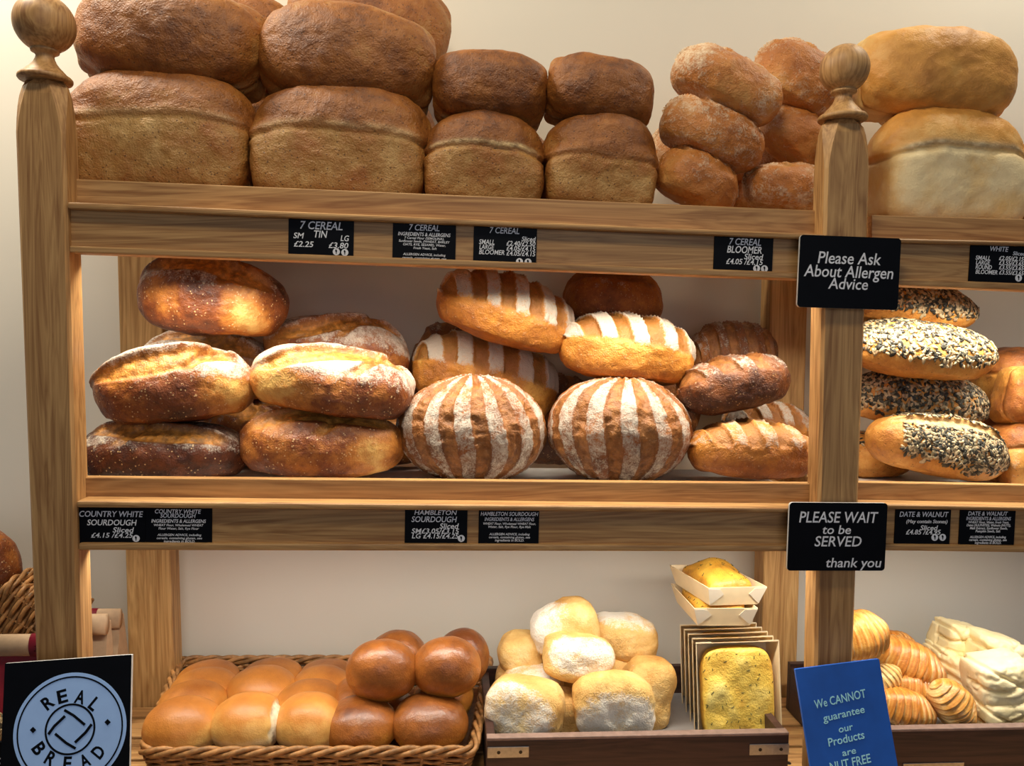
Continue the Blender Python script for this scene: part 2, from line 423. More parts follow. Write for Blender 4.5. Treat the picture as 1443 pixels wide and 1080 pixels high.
        bake = .30+o.get('bk', 0)-.34*dim*top+.12*nz(40, 3, 2)+.2*sst(.8, 1, np.abs(q[:,:2]).max(1)); crack = z0
    elif kind == 'puff':
        q = superq(p, np.full(N, 6.0)); V = q*D
        fold = (q[:,0]*.8+q[:,2]*.9+o.get('ph', .1)+.2*nz(14, 2, 8)); gr = np.exp(-(fold/.09)**2)
        seam = q[:,2]-.1+.25*np.sin(q[:,0]*2+sd); g2 = np.exp(-(seam/.10)**2)*(q[:,1] < .2)
        wr = np.abs(nz(34, 3, 4))
        V += p*(nz(16)*.006 - gr*.006 - g2*.006 - sst(.16, .0, wr)*.0025)[:, None]
        bake = .25+.25*nz(16, 3, 2)+.2*g2; flour = .2+.35*nz(14, 3, 6)
    return V, Q, dict(bake=bake, crack=crack, flour=flour)

def bread_object(name, kind, L, W, H, sd, mat, n=40, **o):
    V, Q, at = shape(kind, L, W, H, sd, n, **o)
    me = npmesh(name, V, Q)
    for k, a in at.items():
        A = me.attributes.new(k, 'FLOAT', 'POINT'); A.data.foreach_set('value', np.clip(a, -1, 2).astype(np.float32))
    return link(name, me, mat)
def orient(ob, cx, cy, Y, roll=0, yaw=0, tilt=0):
    ob.matrix_world = (Matrix.Translation(P(cx, cy, Y)) @ Matrix.Rotation(math.radians(roll), 4, 'Y')
                       @ Matrix.Rotation(math.radians(yaw), 4, 'Z') @ Matrix.Rotation(math.radians(tilt), 4, 'X'))
_seed = [100]
def loaf(name, kind, mat, cx, cy, w, h, Y, depth, label, cat, group, roll=0, yaw=0, tilt=0, n=40, **o):
    """one loaf whose outline in the photograph is centred at cx, cy and measures w by h pixels before its roll"""
    s = S(cx, cy, Y); _seed[0] += 1
    r = ray(cx, cy).normalized(); el = abs(r.z)
    L = w*s
    a = max((h*s)**2-(depth*el)**2, (h*s*.55)**2)**.5/math.sqrt(1-el*el)
    if abs(tilt) > 60: W, H = a, depth
    else: W, H = depth, a
    ob = bread_object(name, kind, L, W, H, o.pop('seed', _seed[0]), MB[mat], n, **o)
    orient(ob, cx, cy, Y, roll, yaw, tilt)
    tag(ob, label, cat, group); return ob

# ------------------------------------------------------------------ setting
def structure(name, bm, mat): return tag(link(name, bm_mesh(name, bm), mat, None, False), kind='structure')
WALLY = .37
bm = bmesh.new(); box(bm, -2.2, 2.6, WALLY, WALLY+.1, 0, 3.0); structure('wall_back', bm, WALL)
bm = bmesh.new(); box(bm, -2.2, 2.6, -3.6, WALLY, -.1, 0); structure('floor', bm, FLOOR)

# ------------------------------------------------------------------ the rack
SHELF_Z = .81
RB = Vector((0, .15, 0)); rack = empty('bread_rack', RB)
tag(rack, 'oak bread display rack with turned ball finials, two railed shelves and a slatted bottom shelf', 'display rack')
def line_at(e, y):                       # extend an edge given by two pixels to another pixel row
    (x0, y0), (x1, y1) = e; return x0+(x1-x0)*(y-y0)/(y1-y0)
def post(le, re, ytop, Y, depth, mat, chamfer=0.0):
    bm = bmesh.new()
    tl, tr = P(line_at(le, ytop), ytop, Y), P(line_at(re, ytop), ytop, Y)
    bl, br = P(le[1][0], le[1][1], Y), P(re[1][0], re[1][1], Y)
    k = tl.z/(tl.z-bl.z); bl = tl+(bl-tl)*k; br = tr+(br-tr)*k
    bl.z = br.z = .0
    c = [tl, tr, br, bl]; c = c+[v+Vector((0, depth, 0)) for v in c]
    add_hexa(bm, [v-RB for v in c], .0035, 3)
    if chamfer:
        for v in bm.verts:
            zz = v.co.z+RB.z-(min(tl.z, tr.z)-chamfer)
            if zz > 0:
                f = 1-.16*(zz/chamfer)**2; cx = (tl.x+tr.x)/2-RB.x; cy = Y+depth/2-RB.y
                v.co.x = cx+(v.co.x-cx)*f; v.co.y = cy+(v.co.y-cy)*f
    o = link('post', bm_mesh('post', bm), mat, rack, False); return o, (tl+tr)/2+Vector((0, depth/2, 0)), (tr-tl).length
POSTY, POSTD = -.004, .040
FIN = [(.0,0),(.98,0),(1.02,.06),(1.02,.14),(.96,.22),(.84,.27),(.80,.32),(.74,.40),(.58,.56),(.44,.74),(.36,.92),(.34,1.02),(.38,1.10),(.52,1.18),(.54,1.24),(.50,1.28)]
def finial(base, r, parent, ball):
    bm = bmesh.new(); pr = [(a*r, z*r) for a, z in FIN]
    zc = pr[-1][1]+ball*.90
    for i in range(5, 33):
        t = math.pi*(i/32); pr.append((max(ball*math.sin(t), .0004), zc-ball*math.cos(t)))
    pr[0] = (.0005, 0)
    lathe(bm, pr, 48, Matrix.Translation(base-RB))
    return link('finial', bm_mesh('finial', bm), OAK_Z, parent)
def chamfered_post(le, re, ytop):
    """square post whose corners fade into stopped chamfers just under the finial"""
    tl, tr = P(line_at(le, ytop), ytop, POSTY), P(line_at(re, ytop), ytop, POSTY)
    bl, br = P(le[1][0], le[1][1], POSTY), P(re[1][0], re[1][1], POSTY)
    zt = (tl.z+tr.z)/2
    bm = bmesh.new(); rings = []
    zs = [0, .4, .81, 1.2, zt-.16, zt-.07, zt-.05, zt-.035, zt-.02, zt-.008, zt]
    for z in zs:
        k = (zt-z)/(zt-bl.z); xl = tl.x+(bl.x-tl.x)*k; xr = tr.x+(br.x-tr.x)*k
        ch = .004 + .011*max(0, min(1, (z-(zt-.075))/.06))**1.5
        ins = .0 if z < zt-.03 else .005*((z-(zt-.03))/.03)**2
        if z == zt: ins += .003
        xl += ins; xr -= ins; y0, y1 = POSTY+ins, POSTY+POSTD-ins
        pts = [(xl+ch,y0),(xr-ch,y0),(xr,y0+ch),(xr,y1-ch),(xr-ch,y1),(xl+ch,y1),(xl,y1-ch),(xl,y0+ch)]
        rings.append([bm.verts.new(Vector((x, y, z))-RB) for x, y in pts])
    for a, b in zip(rings, rings[1:]):
        for i in range(8): bm.faces.new((a[i], a[(i+1) % 8], b[(i+1) % 8], b[i]))
    bm.faces.new(rings[0][::-1]); bm.faces.new(rings[-1])
    o = link('post', bm_mesh('post', bm), OAK_Z, rack, False)
    return o, Vector(((tl.x+tr.x)/2, POSTY+POSTD/2, zt)), (tr-tl).length
LP = (((17,110),(49,920)), ((88,110),(113,920)))
RP = (((1165,165),(1149,930)), ((1229,165),(1203,930)))
o, top, wd_ = chamfered_post(*LP, 108); finial(top, wd_*.51, o, 40*S(57,30,.016))
o, top, wd_ = chamfered_post(*RP, 165); finial(top, wd_*.50, o, 33.5*S(1201,100,.016))
chamfered_post(((1830,170),(1790,930)), ((1894,170),(1845,930)), 178)
for le, re in ((((165,365),(177,800)), ((226,365),(240,800))), (((1086,400),(1076,800)), ((1139,400),(1127,800))), (((1700,400),(1680,800)), ((1755,400),(1733,800)))):
    post(le, re, 240, .285, .045, OAK_REAR)

def shelf_front(x0, x1, lip, mould, fascia, low, liner):
    """lip, moulding, fascia and lower moulding; each given by its pixel rows at x0 and x1"""
    (lx0, lx1), (a0, a1, b0, b1) = lip
    bm = bmesh.new(); hexa_px(bm, [(lx0,a0),(lx1,a1),(lx1,b1+6),(lx0,b0+6)], .026, .016, RB)
    link('shelf_lip', bm_mesh('shelf_lip', bm), OAK_X, rack, False)
    (lx0, lx1), (a0, a1, b0, b1) = mould
    bm = bmesh.new(); hexa_px(bm, [(lx0,a0),(lx1,a1),(lx1,b1),(lx0,b0)], -.005, .033, RB, .004, 3)
    link('moulding', bm_mesh('moulding', bm), OAK_X, rack, False)
    (lx0, lx1), (a0, a1, b0, b1) = fascia
    bm = bmesh.new(); hexa_px(bm, [(lx0,a0-4),(lx1,a1-4),(lx1,b1+3),(lx0,b0+3)], .006, .020, RB)
    link('fascia', bm_mesh('fascia', bm), OAK_X, rack, False)
    (lx0, lx1), (a0, a1, b0, b1) = low
    bm = bmesh.new(); hexa_px(bm, [(lx0,a0),(lx1,a1),(lx1,b1),(lx0,b0)], -.002, .030, RB, .003, 3)
    link('moulding', bm_mesh('moulding', bm), OAK_X, rack, False)
    (lx0, lx1), (a0, a1, b0, b1) = lip
    A, B = P(lx0, a0, .042), P(lx1, a1, .042)
    dz = Vector((0, 0, -.020)); t = Vector((0, 0, -.016))
    f = [A+dz, B+dz, B+dz+t, A+dz+t]; bk = [v+Vector((0, .24, 0)) for v in f]
    bm = bmesh.new(); add_hexa(bm, [v-RB for v in f+bk], .001, 1)
    link('shelf_board', bm_mesh('shelf_board', bm), OAK_X, rack, False)
    if liner:
        e = Vector((.012, .004, .001)); e2 = Vector((-.012, .004, .001))
        f = [A+dz+e, B+dz+e2, B+dz+e2-Vector((0,0,.0008)), A+dz+e-Vector((0,0,.0008))]
        bm = bmesh.new(); add_hexa(bm, [v-RB for v in f+[v+Vector((0, .23, 0)) for v in f]])
        tag(link('shelf_liner', bm_mesh('shelf_liner', bm), PAPER, rack, False), 'white paper lining the shelf')
shelf_front(0, 0, ((106,1161),(252,297,283,329)), ((94,1163),(284,330,294,338)), ((99,1158),(297,340,347,386)), ((97,1160),(346,385,356,395)), False)
shelf_front(0, 0, ((1229,1800),(303,318,335,352)), ((1228,1800),(335,348,341,355)), ((1226,1800),(343,358,393,414)), ((1226,1800),(391,413,401,424)), False)
shelf_front(0, 0, ((114,1149),(673,682,706,714)), ((107,1151),(706,716,716,724)), ((110,1150),(718,726,767,770)), ((110,1149),(766,769,776,778)), True)
shelf_front(0, 0, ((1208,1790),(680,690,710,720)), ((1207,1790),(710,720,717,727)), ((1207,1790),(719,729,768,776)), ((1206,1790),(767,775,776,784)), True)
xl, xr = P(-160, 1100, 0).x, P(1860, 1100, 0).x
for y0, y1 in ((-.135,-.075), (-.070,-.010), (.045,.105), (.112,.172), (.179,.239), (.246,.280)):
    bm = bmesh.new(); box(bm, xl, xr, y0-RB.y, y1-RB.y, SHELF_Z-.02, SHELF_Z, .0015)
    link('shelf_slat', bm_mesh('shelf_slat', bm), OAK_X, rack, False)
for px_ in (1118, 640, 60):
    x = P(px_, 1060, .05).x
    for y in (.060, .090, .127, .157, .194, .224):
        bm = bmesh.new(); lathe(bm, [(.0001,0),(.004,0),(.0035,.0012),(.0001,.0012)], 12, Matrix.Translation(Vector((x+.004*math.sin(y*900), y, SHELF_Z))-RB))
        link('screw', bm_mesh('screw', bm), SCREW, rack, False)

# ------------------------------------------------------------------ signs and cards
def text_mesh(s, shear, weight):
    cu = bpy.data.curves.new('lettering', 'FONT'); cu.body = s; cu.shear = shear; cu.offset = weight
    cu.extrude = .012; cu.resolution_u = 3; cu.align_x = 'LEFT'
    o = bpy.data.objects.new('lettering', cu); COL.objects.link(o)
    dg = bpy.context.evaluated_depsgraph_get(); me = bpy.data.meshes.new_from_object(o.evaluated_get(dg))
    bpy.data.objects.remove(o); bpy.data.curves.remove(cu)
    V = np.zeros(len(me.vertices)*3); me.vertices.foreach_get('co', V); V = V.reshape(-1, 3)
    fc = [tuple(p.vertices) for p in me.polygons]; bpy.data.meshes.remove(me)
    return V, fc
class Sign:
    def __init__(s, name, TL, TR, BL, Y, thick, label, cat, group=None, radius=0, mat=None, edge=None, lean=0):
        a, b, c = P(*TL, Y), P(*TR, Y), P(*BL, Y)
        s.Y = Y; s.t = thick
        ux = (b-a).normalized(); uz = Vector((-ux.z, 0, ux.x)); uy = Vector((0, 1, 0))
        s.W = (b-a).length; s.H = abs((c-a).dot(uz))
        ctr = (a+b)/2 - uz*s.H/2
        R = Matrix((ux, uy, uz)).transposed().to_4x4()
        s.M = Matrix.Translation(ctr) @ R @ Matrix.Rotation(math.radians(lean), 4, 'X')
        s.inv = s.M.inverted()
        bm = bmesh.new(); r = max(radius, .0006); pts = []
        for cx, cz, a0 in ((s.W/2-r, s.H/2-r, 0), (-s.W/2+r, s.H/2-r, 90), (-s.W/2+r, -s.H/2+r, 180), (s.W/2-r, -s.H/2+r, 270)):
            for i in range(7):
                t = math.radians(a0+i*15); pts.append((cx+r*math.cos(t), cz+r*math.sin(t)))
        f = [bm.verts.new((x, -thick/2, z)) for x, z in pts]; k = [bm.verts.new((x, thick/2, z)) for x, z in pts]
        F1 = bm.faces.new(f[::-1]); F2 = bm.faces.new(k)
        for i in range(len(f)):
            q = bm.faces.new((f[i], f[(i+1) % len(f)], k[(i+1) % len(f)], k[i])); q.material_index = 1 if edge else 0
        s.ob = link(name, bm_mesh(name, bm), [mat or BLACK]+([edge] if edge else []), None, False)
        s.ob.matrix_world = s.M; tag(s.ob, label, cat, group)
    def loc(s, px, py):
        """pixel to the sign's own plane"""
        d = ray(px, py); o = s.inv @ CAM; dd = s.inv.to_3x3() @ d
        t = (-s.t/2-o.y)/dd.y; q = o+dd*t; return q.x, q.z
    def text(s, lines, mat=CHALK, shear=.18, weight=.012, name='lettering'):
        bm = bmesh.new()
        for ln in lines:
            body, cx, cy, w_, h_ = ln[:5]; ang = ln[5] if len(ln) > 5 else 0
            V, fc = text_mesh(body, shear, weight)
            up = V[:,1].min(); x0, x1 = V[:,0].min(), V[:,0].max(); y0, y1 = 0.0, .70
            sc = s.W/max(1e-6, abs(s.loc(cx+50, cy)[0]-s.loc(cx-50, cy)[0]))*0+abs(s.loc(cx+50, cy)[0]-s.loc(cx-50, cy)[0])/100
            kx = w_*sc/(x1-x0); kz = h_*sc/(y1-y0); X, Z = s.loc(cx, cy)
            vs = []
            for v in V:
                a, b = (v[0]-(x0+x1)/2)*kx, (v[1]-.35)*kz
                ca, sa = math.cos(ang), math.sin(ang)
                vs.append(bm.verts.new((X+a*ca-b*sa, -s.t/2-.0004-(v[2])*.01, Z+a*sa+b*ca)))
            for f in fc:
                try: bm.faces.new([vs[i] for i in f])
                except ValueError: pass
        me = bpy.data.meshes.new(name); bm.to_mesh(me); bm.free()
        return link(name, me, mat, s.ob, False)
    def disc(s, px, py, r, mat, name, lift=.0004, r_in=0, seg=40):
        bm = bmesh.new(); X, Z = s.loc(px, py); y = -s.t/2-lift
        ro = r*S(px, py, s.Y); ri = r_in*S(px, py, s.Y)
        A = [bm.verts.new((X+ro*math.cos(2*math.pi*i/seg), y, Z+ro*math.sin(2*math.pi*i/seg))) for i in range(seg)]
        if ri:
            B = [bm.verts.new((X+ri*math.cos(2*math.pi*i/seg), y, Z+ri*math.sin(2*math.pi*i/seg))) for i in range(seg)]
            for i in range(seg): bm.faces.new((A[i], A[(i+1) % seg], B[(i+1) % seg], B[i]))
        else: bm.faces.new(A)
        g = bmesh.ops.extrude_face_region(bm, geom=bm.faces[:])
        bmesh.ops.translate(bm, verts=[v for v in g['geom'] if isinstance(v, bmesh.types.BMVert)], vec=(0, .0002, 0))
        return link(name, bm_mesh(name, bm), mat, s.ob, False)
    def poly(s, pts, mat, name, lift=.0008):
        bm = bmesh.new()
        for pp in pts:
            f = bm.faces.new([bm.verts.new((x, -s.t/2-lift, z)) for x, z in (s.loc(*q) for q in pp)])
            g = bmesh.ops.extrude_face_region(bm, geom=[f])
            bmesh.ops.translate(bm, verts=[v for v in g['geom'] if isinstance(v, bmesh.types.BMVert)], vec=(0, .0002, 0))
        return link(name, bm_mesh(name, bm), mat, s.ob, False)
    def icons(s, pts):
        for x, y in pts:
            s.disc(x, y, 5.0, CHALK, 'allergen_icon', .0006, 0, 20)
            s.poly([[(x-1.2,y-3),(x+.2,y-3.2),(x+1.3,y-1),(x+.6,y+.4),(x+.5,y+3),(x-.5,y+3),(x-.6,y+.4),(x-1.5,y-1)]], BLACK, 'allergen_symbol', .001)

def card(x0, y0, x1, y1, slope, label, lines, icons=()):
    s = Sign('price_card', (x0, y0), (x1, y0+slope*(x1-x0)), (x0, y1), .0048, .0015, label, 'price card', 'cards slotted into the shelf rails')
    s.text(lines); s.icons(icons); return s
CY = .04
card(407,303,499,362,CY,'black card reading 7 CEREAL TIN, leftmost on the top shelf rail',[
  ('7 CEREAL',453,318,60,11),('TIN',452,330,19,10),('SM',421,332,15,8),('LG',486,336,12,8),('£2.25',428,344,28,8),('£3.80',477,346,28,8)],[(474,355),(486,356)])
card(554,308,643,370,CY,'black ingredients card with small print, between the 7 CEREAL TIN and 7 CEREAL price cards',[
  ('7 CEREAL',598,321,43,8.5),('INGREDIENTS & ALLERGENS',598,330.5,74,5),('7 Cereal Flour (SEMOLINA),',598,336,56,3.2),('Sunflower Seeds, (WHEAT, BARLEY',598,340.5,72,3.2),
  ('OATS, RYE, SESAME), Water,',598,345.2,60,3.2),('Fresh Yeast, Salt',599,350,33,3.2),('ALLERGEN ADVICE, including',598,359,60,3.2),('cereals, containing gluten, see',598,364,62,3.2)])
card(668,314,757,375,CY,'black card reading 7 CEREAL with small, large and bloomer prices',[
  ('7 CEREAL',711,325,42,8.5),('Sliced',745,337,20,6.5),('SMALL',686,341,22,6.5),('LARGE',686,348,21,6.5),('BLOOMER',693,355.5,36,6.5),
  ('£2.40/£2.50',734,343.5,41,6.5),('£4.05/£4.15',734,350.5,41,6.5),('£4.05/£4.15',734,357.5,41,6.5)],[(732,369),(744,369.5)])
card(1007,329,1090,388,CY,'black card reading 7 CEREAL BLOOMER beside the allergen advice sign',[
  ('7 CEREAL',1050,341,45,9),('BLOOMER',1049,352,49,9.5),('Sliced',1062,362,27,7.5),('£4.05 /£4.15',1049,369,52,7.5)],[(1066,378.5),(1077,379)])
card(1368,341,1458,398,.05,'black card reading WHITE at the right end of the top shelf rail',[
  ('WHITE',1408,351,26,6.5),('Sliced',1436,357.5,18,5),('SMALL',1385,363.5,21,5.6),('LARGE',1385,370,20,5.6),('ROUND',1386,376.5,23,5.6),('BLOOMER',1390,383.5,31,5.6),
  ('£2.05/£2.15',1425,364.5,35,5.6),('£3.55/£3.65',1425,371,35,5.6),('£3.55/£3.65',1425,377.5,35,5.6),('£3.55/£3.65',1425,384.5,35,5.6)],[(1435,392)])
card(111,714,205,769,.008,'black card reading COUNTRY WHITE SOURDOUGH with its price, next to the left post',[
  ('COUNTRY WHITE',157,724.5,90,8.5),('SOURDOUGH',158,736.5,70,8.5),('Sliced',174,747,30,7.5),('£4.15 /£4.25',158,754.5,59,7)],[(192,759)])
card(205.5,714,299,769,.008,'black ingredients card touching the right edge of the COUNTRY WHITE SOURDOUGH card',[
  ('COUNTRY WHITE',251,721,65,6),('SOURDOUGH',251,727,50,6),('INGREDIENTS & ALLERGENS',252,734.5,77,5),('WHEAT Flour, Wholemeal WHEAT',252,740.3,70,3.2),('Flour Water, Salt, Rye Flour',252,745,57,3.2),
  ('ALLERGEN ADVICE, including',253,754,62,3.2),('cereals, containing gluten, see',253,758.5,64,3.2),('ingredients in BOLD.',253,763,44,3.4)])
card(571,716,659,769,.008,'black card reading HAMBLETON SOURDOUGH with small and large prices',[
  ('HAMBLETON',614,722.5,60,6.5),('SOURDOUGH',612,732,64,8),('Sliced',633,741.5,27,7.5),('SM£3.05/£3.15',613.5,748.5,67,7),('LG £4.15/£4.25',613.5,755.5,66,7)],[(650,759)])
card(675,716,760,769,.008,'black ingredients card to the right of the HAMBLETON SOURDOUGH price card',[
  ('HAMBLETON SOURDOUGH',718,724.5,81,5.5),('INGREDIENTS & ALLERGENS',718,732,70,5),('WHEAT Flour, Wholemeal WHEAT Flour,',718,738.2,74,3.2),('Water, Salt, Rye Flour, Rye Malt',718,742.7,60,3.2),
  ('ALLERGEN ADVICE, including',718,753,57,3.2),('cereals, containing gluten, see',718,757.3,58,3.2),('ingredients in BOLD.',718,761.6,41,3.4)])
card(1262,718,1340,769,.008,'black card reading DATE & WALNUT with its price',[
  ('DATE & WALNUT',1302,725,69,7),('(May contain Stones)',1306,735,58,4.8),('Sliced',1309,744,25,6.5),('£4.85 /£4.95',1301,750,49,6.5)],[(1317,757.5),(1328,757.5)])
card(1353,718,1431,769,.008,'black ingredients card to the right of the DATE & WALNUT price card',[
  ('DATE & WALNUT',1392,724,56,5.5),('INGREDIENTS & ALLERGENS',1393,731,63,4.6),('WHEAT Flour, Water, Fresh Yeast,',1393,736.2,57,3.2),('Dates (SULPHITES), Walnuts (NUTS),',1393,740.4,62,3.2),('Malt Extract, Sunflower Seeds,',1393,744.6,53,3.2),('Pumpkin Seeds, Salt',1392,748.8,35,3.2),
  ('ALLERGEN ADVICE, including',1392,757,51,3.2),('cereals, containing gluten, see',1392,761,53,3.2),('ingredients in BOLD.',1392,765,37,3.4)])

s = Sign('allergen_sign', (1127,331), (1269,336.5), (1124,433), -.014, .004, 'black sign reading Please Ask About Allergen Advice on the right post', 'sign', None, .005, BLACK, BLACKEDGE)
s.text([('Please Ask',1197,364,89,16),('About Allergen',1196,383,126,16),('Advice',1195,400,56,15)], CHALK, .14, .008)
s = Sign('waiting_sign', (1112,708), (1250,709), (1110,804), -.014, .004, 'black sign reading PLEASE WAIT to be SERVED thank you on the right post', 'sign', None, .005, BLACK, BLACKEDGE)
s.text([('PLEASE WAIT',1182,729,111,15),('to be',1179,746.5,40,12),('SERVED',1181,763,66,14),('thank you',1203,793,78,13)], CHALK, .14, .008)
s = Sign('nut_warning_sign', (1129,950), (1249,935), (1149,1138), -.062, .005, 'blue board reading We CANNOT guarantee our Products are NUT FREE', 'sign', None, .001, BLUE, BLUE, -13)
g = math.radians(5)
s.text([('We CANNOT',1184,985,75,11,g),('guarantee',1188.5,1006,61,9.5,g),('our',1191.5,1026,21,9,g),('Products',1192,1041,53,10.5,g),('are',1196,1059.5,20,8.5,g),('NUT FREE',1198,1075,60,11.5,g)], CYANTXT, .10, .008)

s = Sign('logo_sign', (-5,942), (177,929), (-2,1142), -.062, .005, 'black square board with a round pale blue REAL BREAD logo, at the lower left', 'sign', None, .001, BLACK, BLACKEDGE, -13)
LX, LY = 99, 1029
s.disc(LX, LY, 77, PALEBLUE, 'logo_disc', .0004, 0, 80)
s.disc(LX, LY, 72.3, BLACK, 'logo_ring', .0007, 70.2, 80)
s.disc(LX, LY-1, 34.5, BLACK, 'logo_ring', .0007, 31.8, 60)
def seg(x0, y0, x1, y1, w_):
    d = math.hypot(x1-x0, y1-y0); nx, ny = -(y1-y0)/d*w_/2, (x1-x0)/d*w_/2
    return [(x0+nx, y0+ny), (x1+nx, y1+ny), (x1-nx, y1-ny), (x0-nx, y0-ny)]
st = []
for k in range(4):
    ca, sa = math.cos(k*math.pi/2), math.sin(k*math.pi/2)
    q = [(-8,-30.5),(5,-22),(21,-7)]
    q = [(LX+x*ca-y*sa, LY-1+(x*sa+y*ca)*.89) for x, y in q]
    st += [seg(*q[0], *q[1], 3.8), seg(*q[1], *q[2], 3.8)]
s.poly(st, BLACK, 'logo_blades', .0009)
s.poly([[(LX+dx-4.5,LY+dy),(LX+dx,LY+dy-4.5),(LX+dx+4.5,LY+dy),(LX+dx,LY+dy+4.5)] for dx, dy in ((-52,0),(53,-11))], BLACK, 'logo_diamonds', .0009)
tl_ = []
for ch, an in zip('REAL', (-41,-16,12,37)):
    t = math.radians(an+4); tl_.append((ch, LX+52.5*math.sin(t), LY-48.5*math.cos(t), 14 if ch != 'L' else 10.5, 18, -t))
for ch, an in zip('BREAD', (-52,-27,0,27,53)):
    t = math.radians(an-4); tl_.append((ch, LX+52.5*math.sin(t), LY+47*math.cos(t), 13.5 if ch != 'E' else 11.5, 18, t))
s.text(tl_, BLACK, 0, .028)

s = Sign('kiosk_sign', (-120,1052), (26,1044), (-118,1145), -.045, .004, 'dark sign with white letters KI showing at the lower left corner', 'sign', None, .001, BLACK, BLACK)
s.text([('KI',0,1073,15,10)], CHALK, .05, .012)

# ------------------------------------------------------------------ wicker baskets
def basket(name, corners, zr, zb, inset, label, group=None, mat=WICKER, rows=13, rod=.0024, pitch=.030, rim_r=.0042, seedv=3):
    """willow basket: rods woven in and out of upright stakes, a twisted rim and a flat base"""
    rng = random.Random(seedv)
    c0 = sum((Vector((x, y, 0)) for x, y in corners), Vector())/4
    root = empty(name, (c0.x, c0.y, zb)); O = Vector((c0.x, c0.y, zb))
    def loop(k):                                   # k 0 base .. 1 rim
        pts = []; cs = []
        for x, y in corners:
            d = Vector((x, y, 0))-c0; cs.append(c0+d*(1-inset*(1-k)/max(d.length, .01)))
        for i in range(4):
            a, b = cs[i], cs[(i+1) % 4]; L = (b-a).length; m = max(3, int(L/.007)); r = .022/L
            for j in range(m):
                t = j/m; p = a.lerp(b, t); pts.append(p)
        n = len(pts)
        for _ in range(4): pts = [(pts[i-1]+pts[i]*2+pts[(i+1) % n])/4 for i in range(n)]
        return pts
    ref = loop(1); n = len(ref); per = sum((ref[i]-ref[i-1]).length for i in range(n)); ns = int(per/pitch/2)*2+1
    bm = bmesh.new()
    for r in range(rows):
        k = (r+.5)/rows; lp = loop(k) if len(loop(k)) == n else None
        if lp is None:
            q = loop(k); lp = [q[int(i*len(q)/n)] for i in range(n)]
        z = zb+(zr-zb)*k; pts = []
        for i in range(n):
            t = (lp[(i+1) % n]-lp[i-1]).normalized(); nr = Vector((t.y, -t.x, 0))
            w_ = math.sin(math.pi*ns*i/n+math.pi*(r % 2))
            pts.append(lp[i]+nr*w_*.0036+Vector((0, 0, z+rng.uniform(-.0007, .0007)))-O)
        tube(bm, pts, rod*rng.uniform(.85, 1.15), 6, True)
    link('weave', bm_mesh('weave', bm), mat, root)
    bm = bmesh.new(); lo, hi = loop(0), loop(1)
    for i in range(ns):
        a = lo[int(i*len(lo)/ns)]; b = hi[int(i*len(hi)/ns)]
        tube(bm, [a+Vector((0,0,zb))-O, b+Vector((0,0,zr))-O], .0022, 6)
    tag(link('stakes', bm_mesh('stakes', bm), mat, root), kind='stuff')
    for s_ in range(3):
        bm = bmesh.new(); pts = []
        for i in range(n):
            t = (ref[(i+1) % n]-ref[i-1]).normalized(); nr = Vector((t.y, -t.x, 0)); a = 2*math.pi*(i*per/n/.075+s_/3)
            a = 2*math.pi*(round(per/.09)*i/n+s_/3)
            pts.append(ref[i]+nr*math.cos(a)*.0048+Vector((0, 0, zr+.002+math.sin(a)*.0048))-O)
        tube(bm, pts, rim_r*.9, 7, True)
        link('rim_rod', bm_mesh('rim_rod', bm), mat, root)
    bm = bmesh.new(); f = [Vector((p.x, p.y, zb+.006))-O for p in lo]
    vs = [bm.verts.new(v) for v in f]; vb = [bm.verts.new(v-Vector((0, 0, .005))) for v in f]
    bm.faces.new(vs); bm.faces.new(vb[::-1])
    for i in range(len(vs)): bm.faces.new((vs[i], vb[i], vb[(i+1) % len(vs)], vs[(i+1) % len(vs)]))
    link('base', bm_mesh('base', bm), WICKERD, root, False)
    return tag(root, label, 'basket', group)
zr = P(430, 1060, .02).z
fl, fr_ = P(196,1060,.02), P(669,1058,.02)
bl_, br_ = P(252,928,.02), P(690,926,.02)
def at_z(px, py, z):
    d = ray(px, py); return CAM+d*((z-CAM.z)/d.z)
c_ = [at_z(200,1063,zr), at_z(667,1061,zr), at_z(690,930,zr), at_z(254,932,zr)]
basket('bread_basket', [(v.x, v.y) for v in c_], zr, SHELF_Z+.001, .018, 'shallow honey-brown wicker basket holding the white baps and glazed buns')

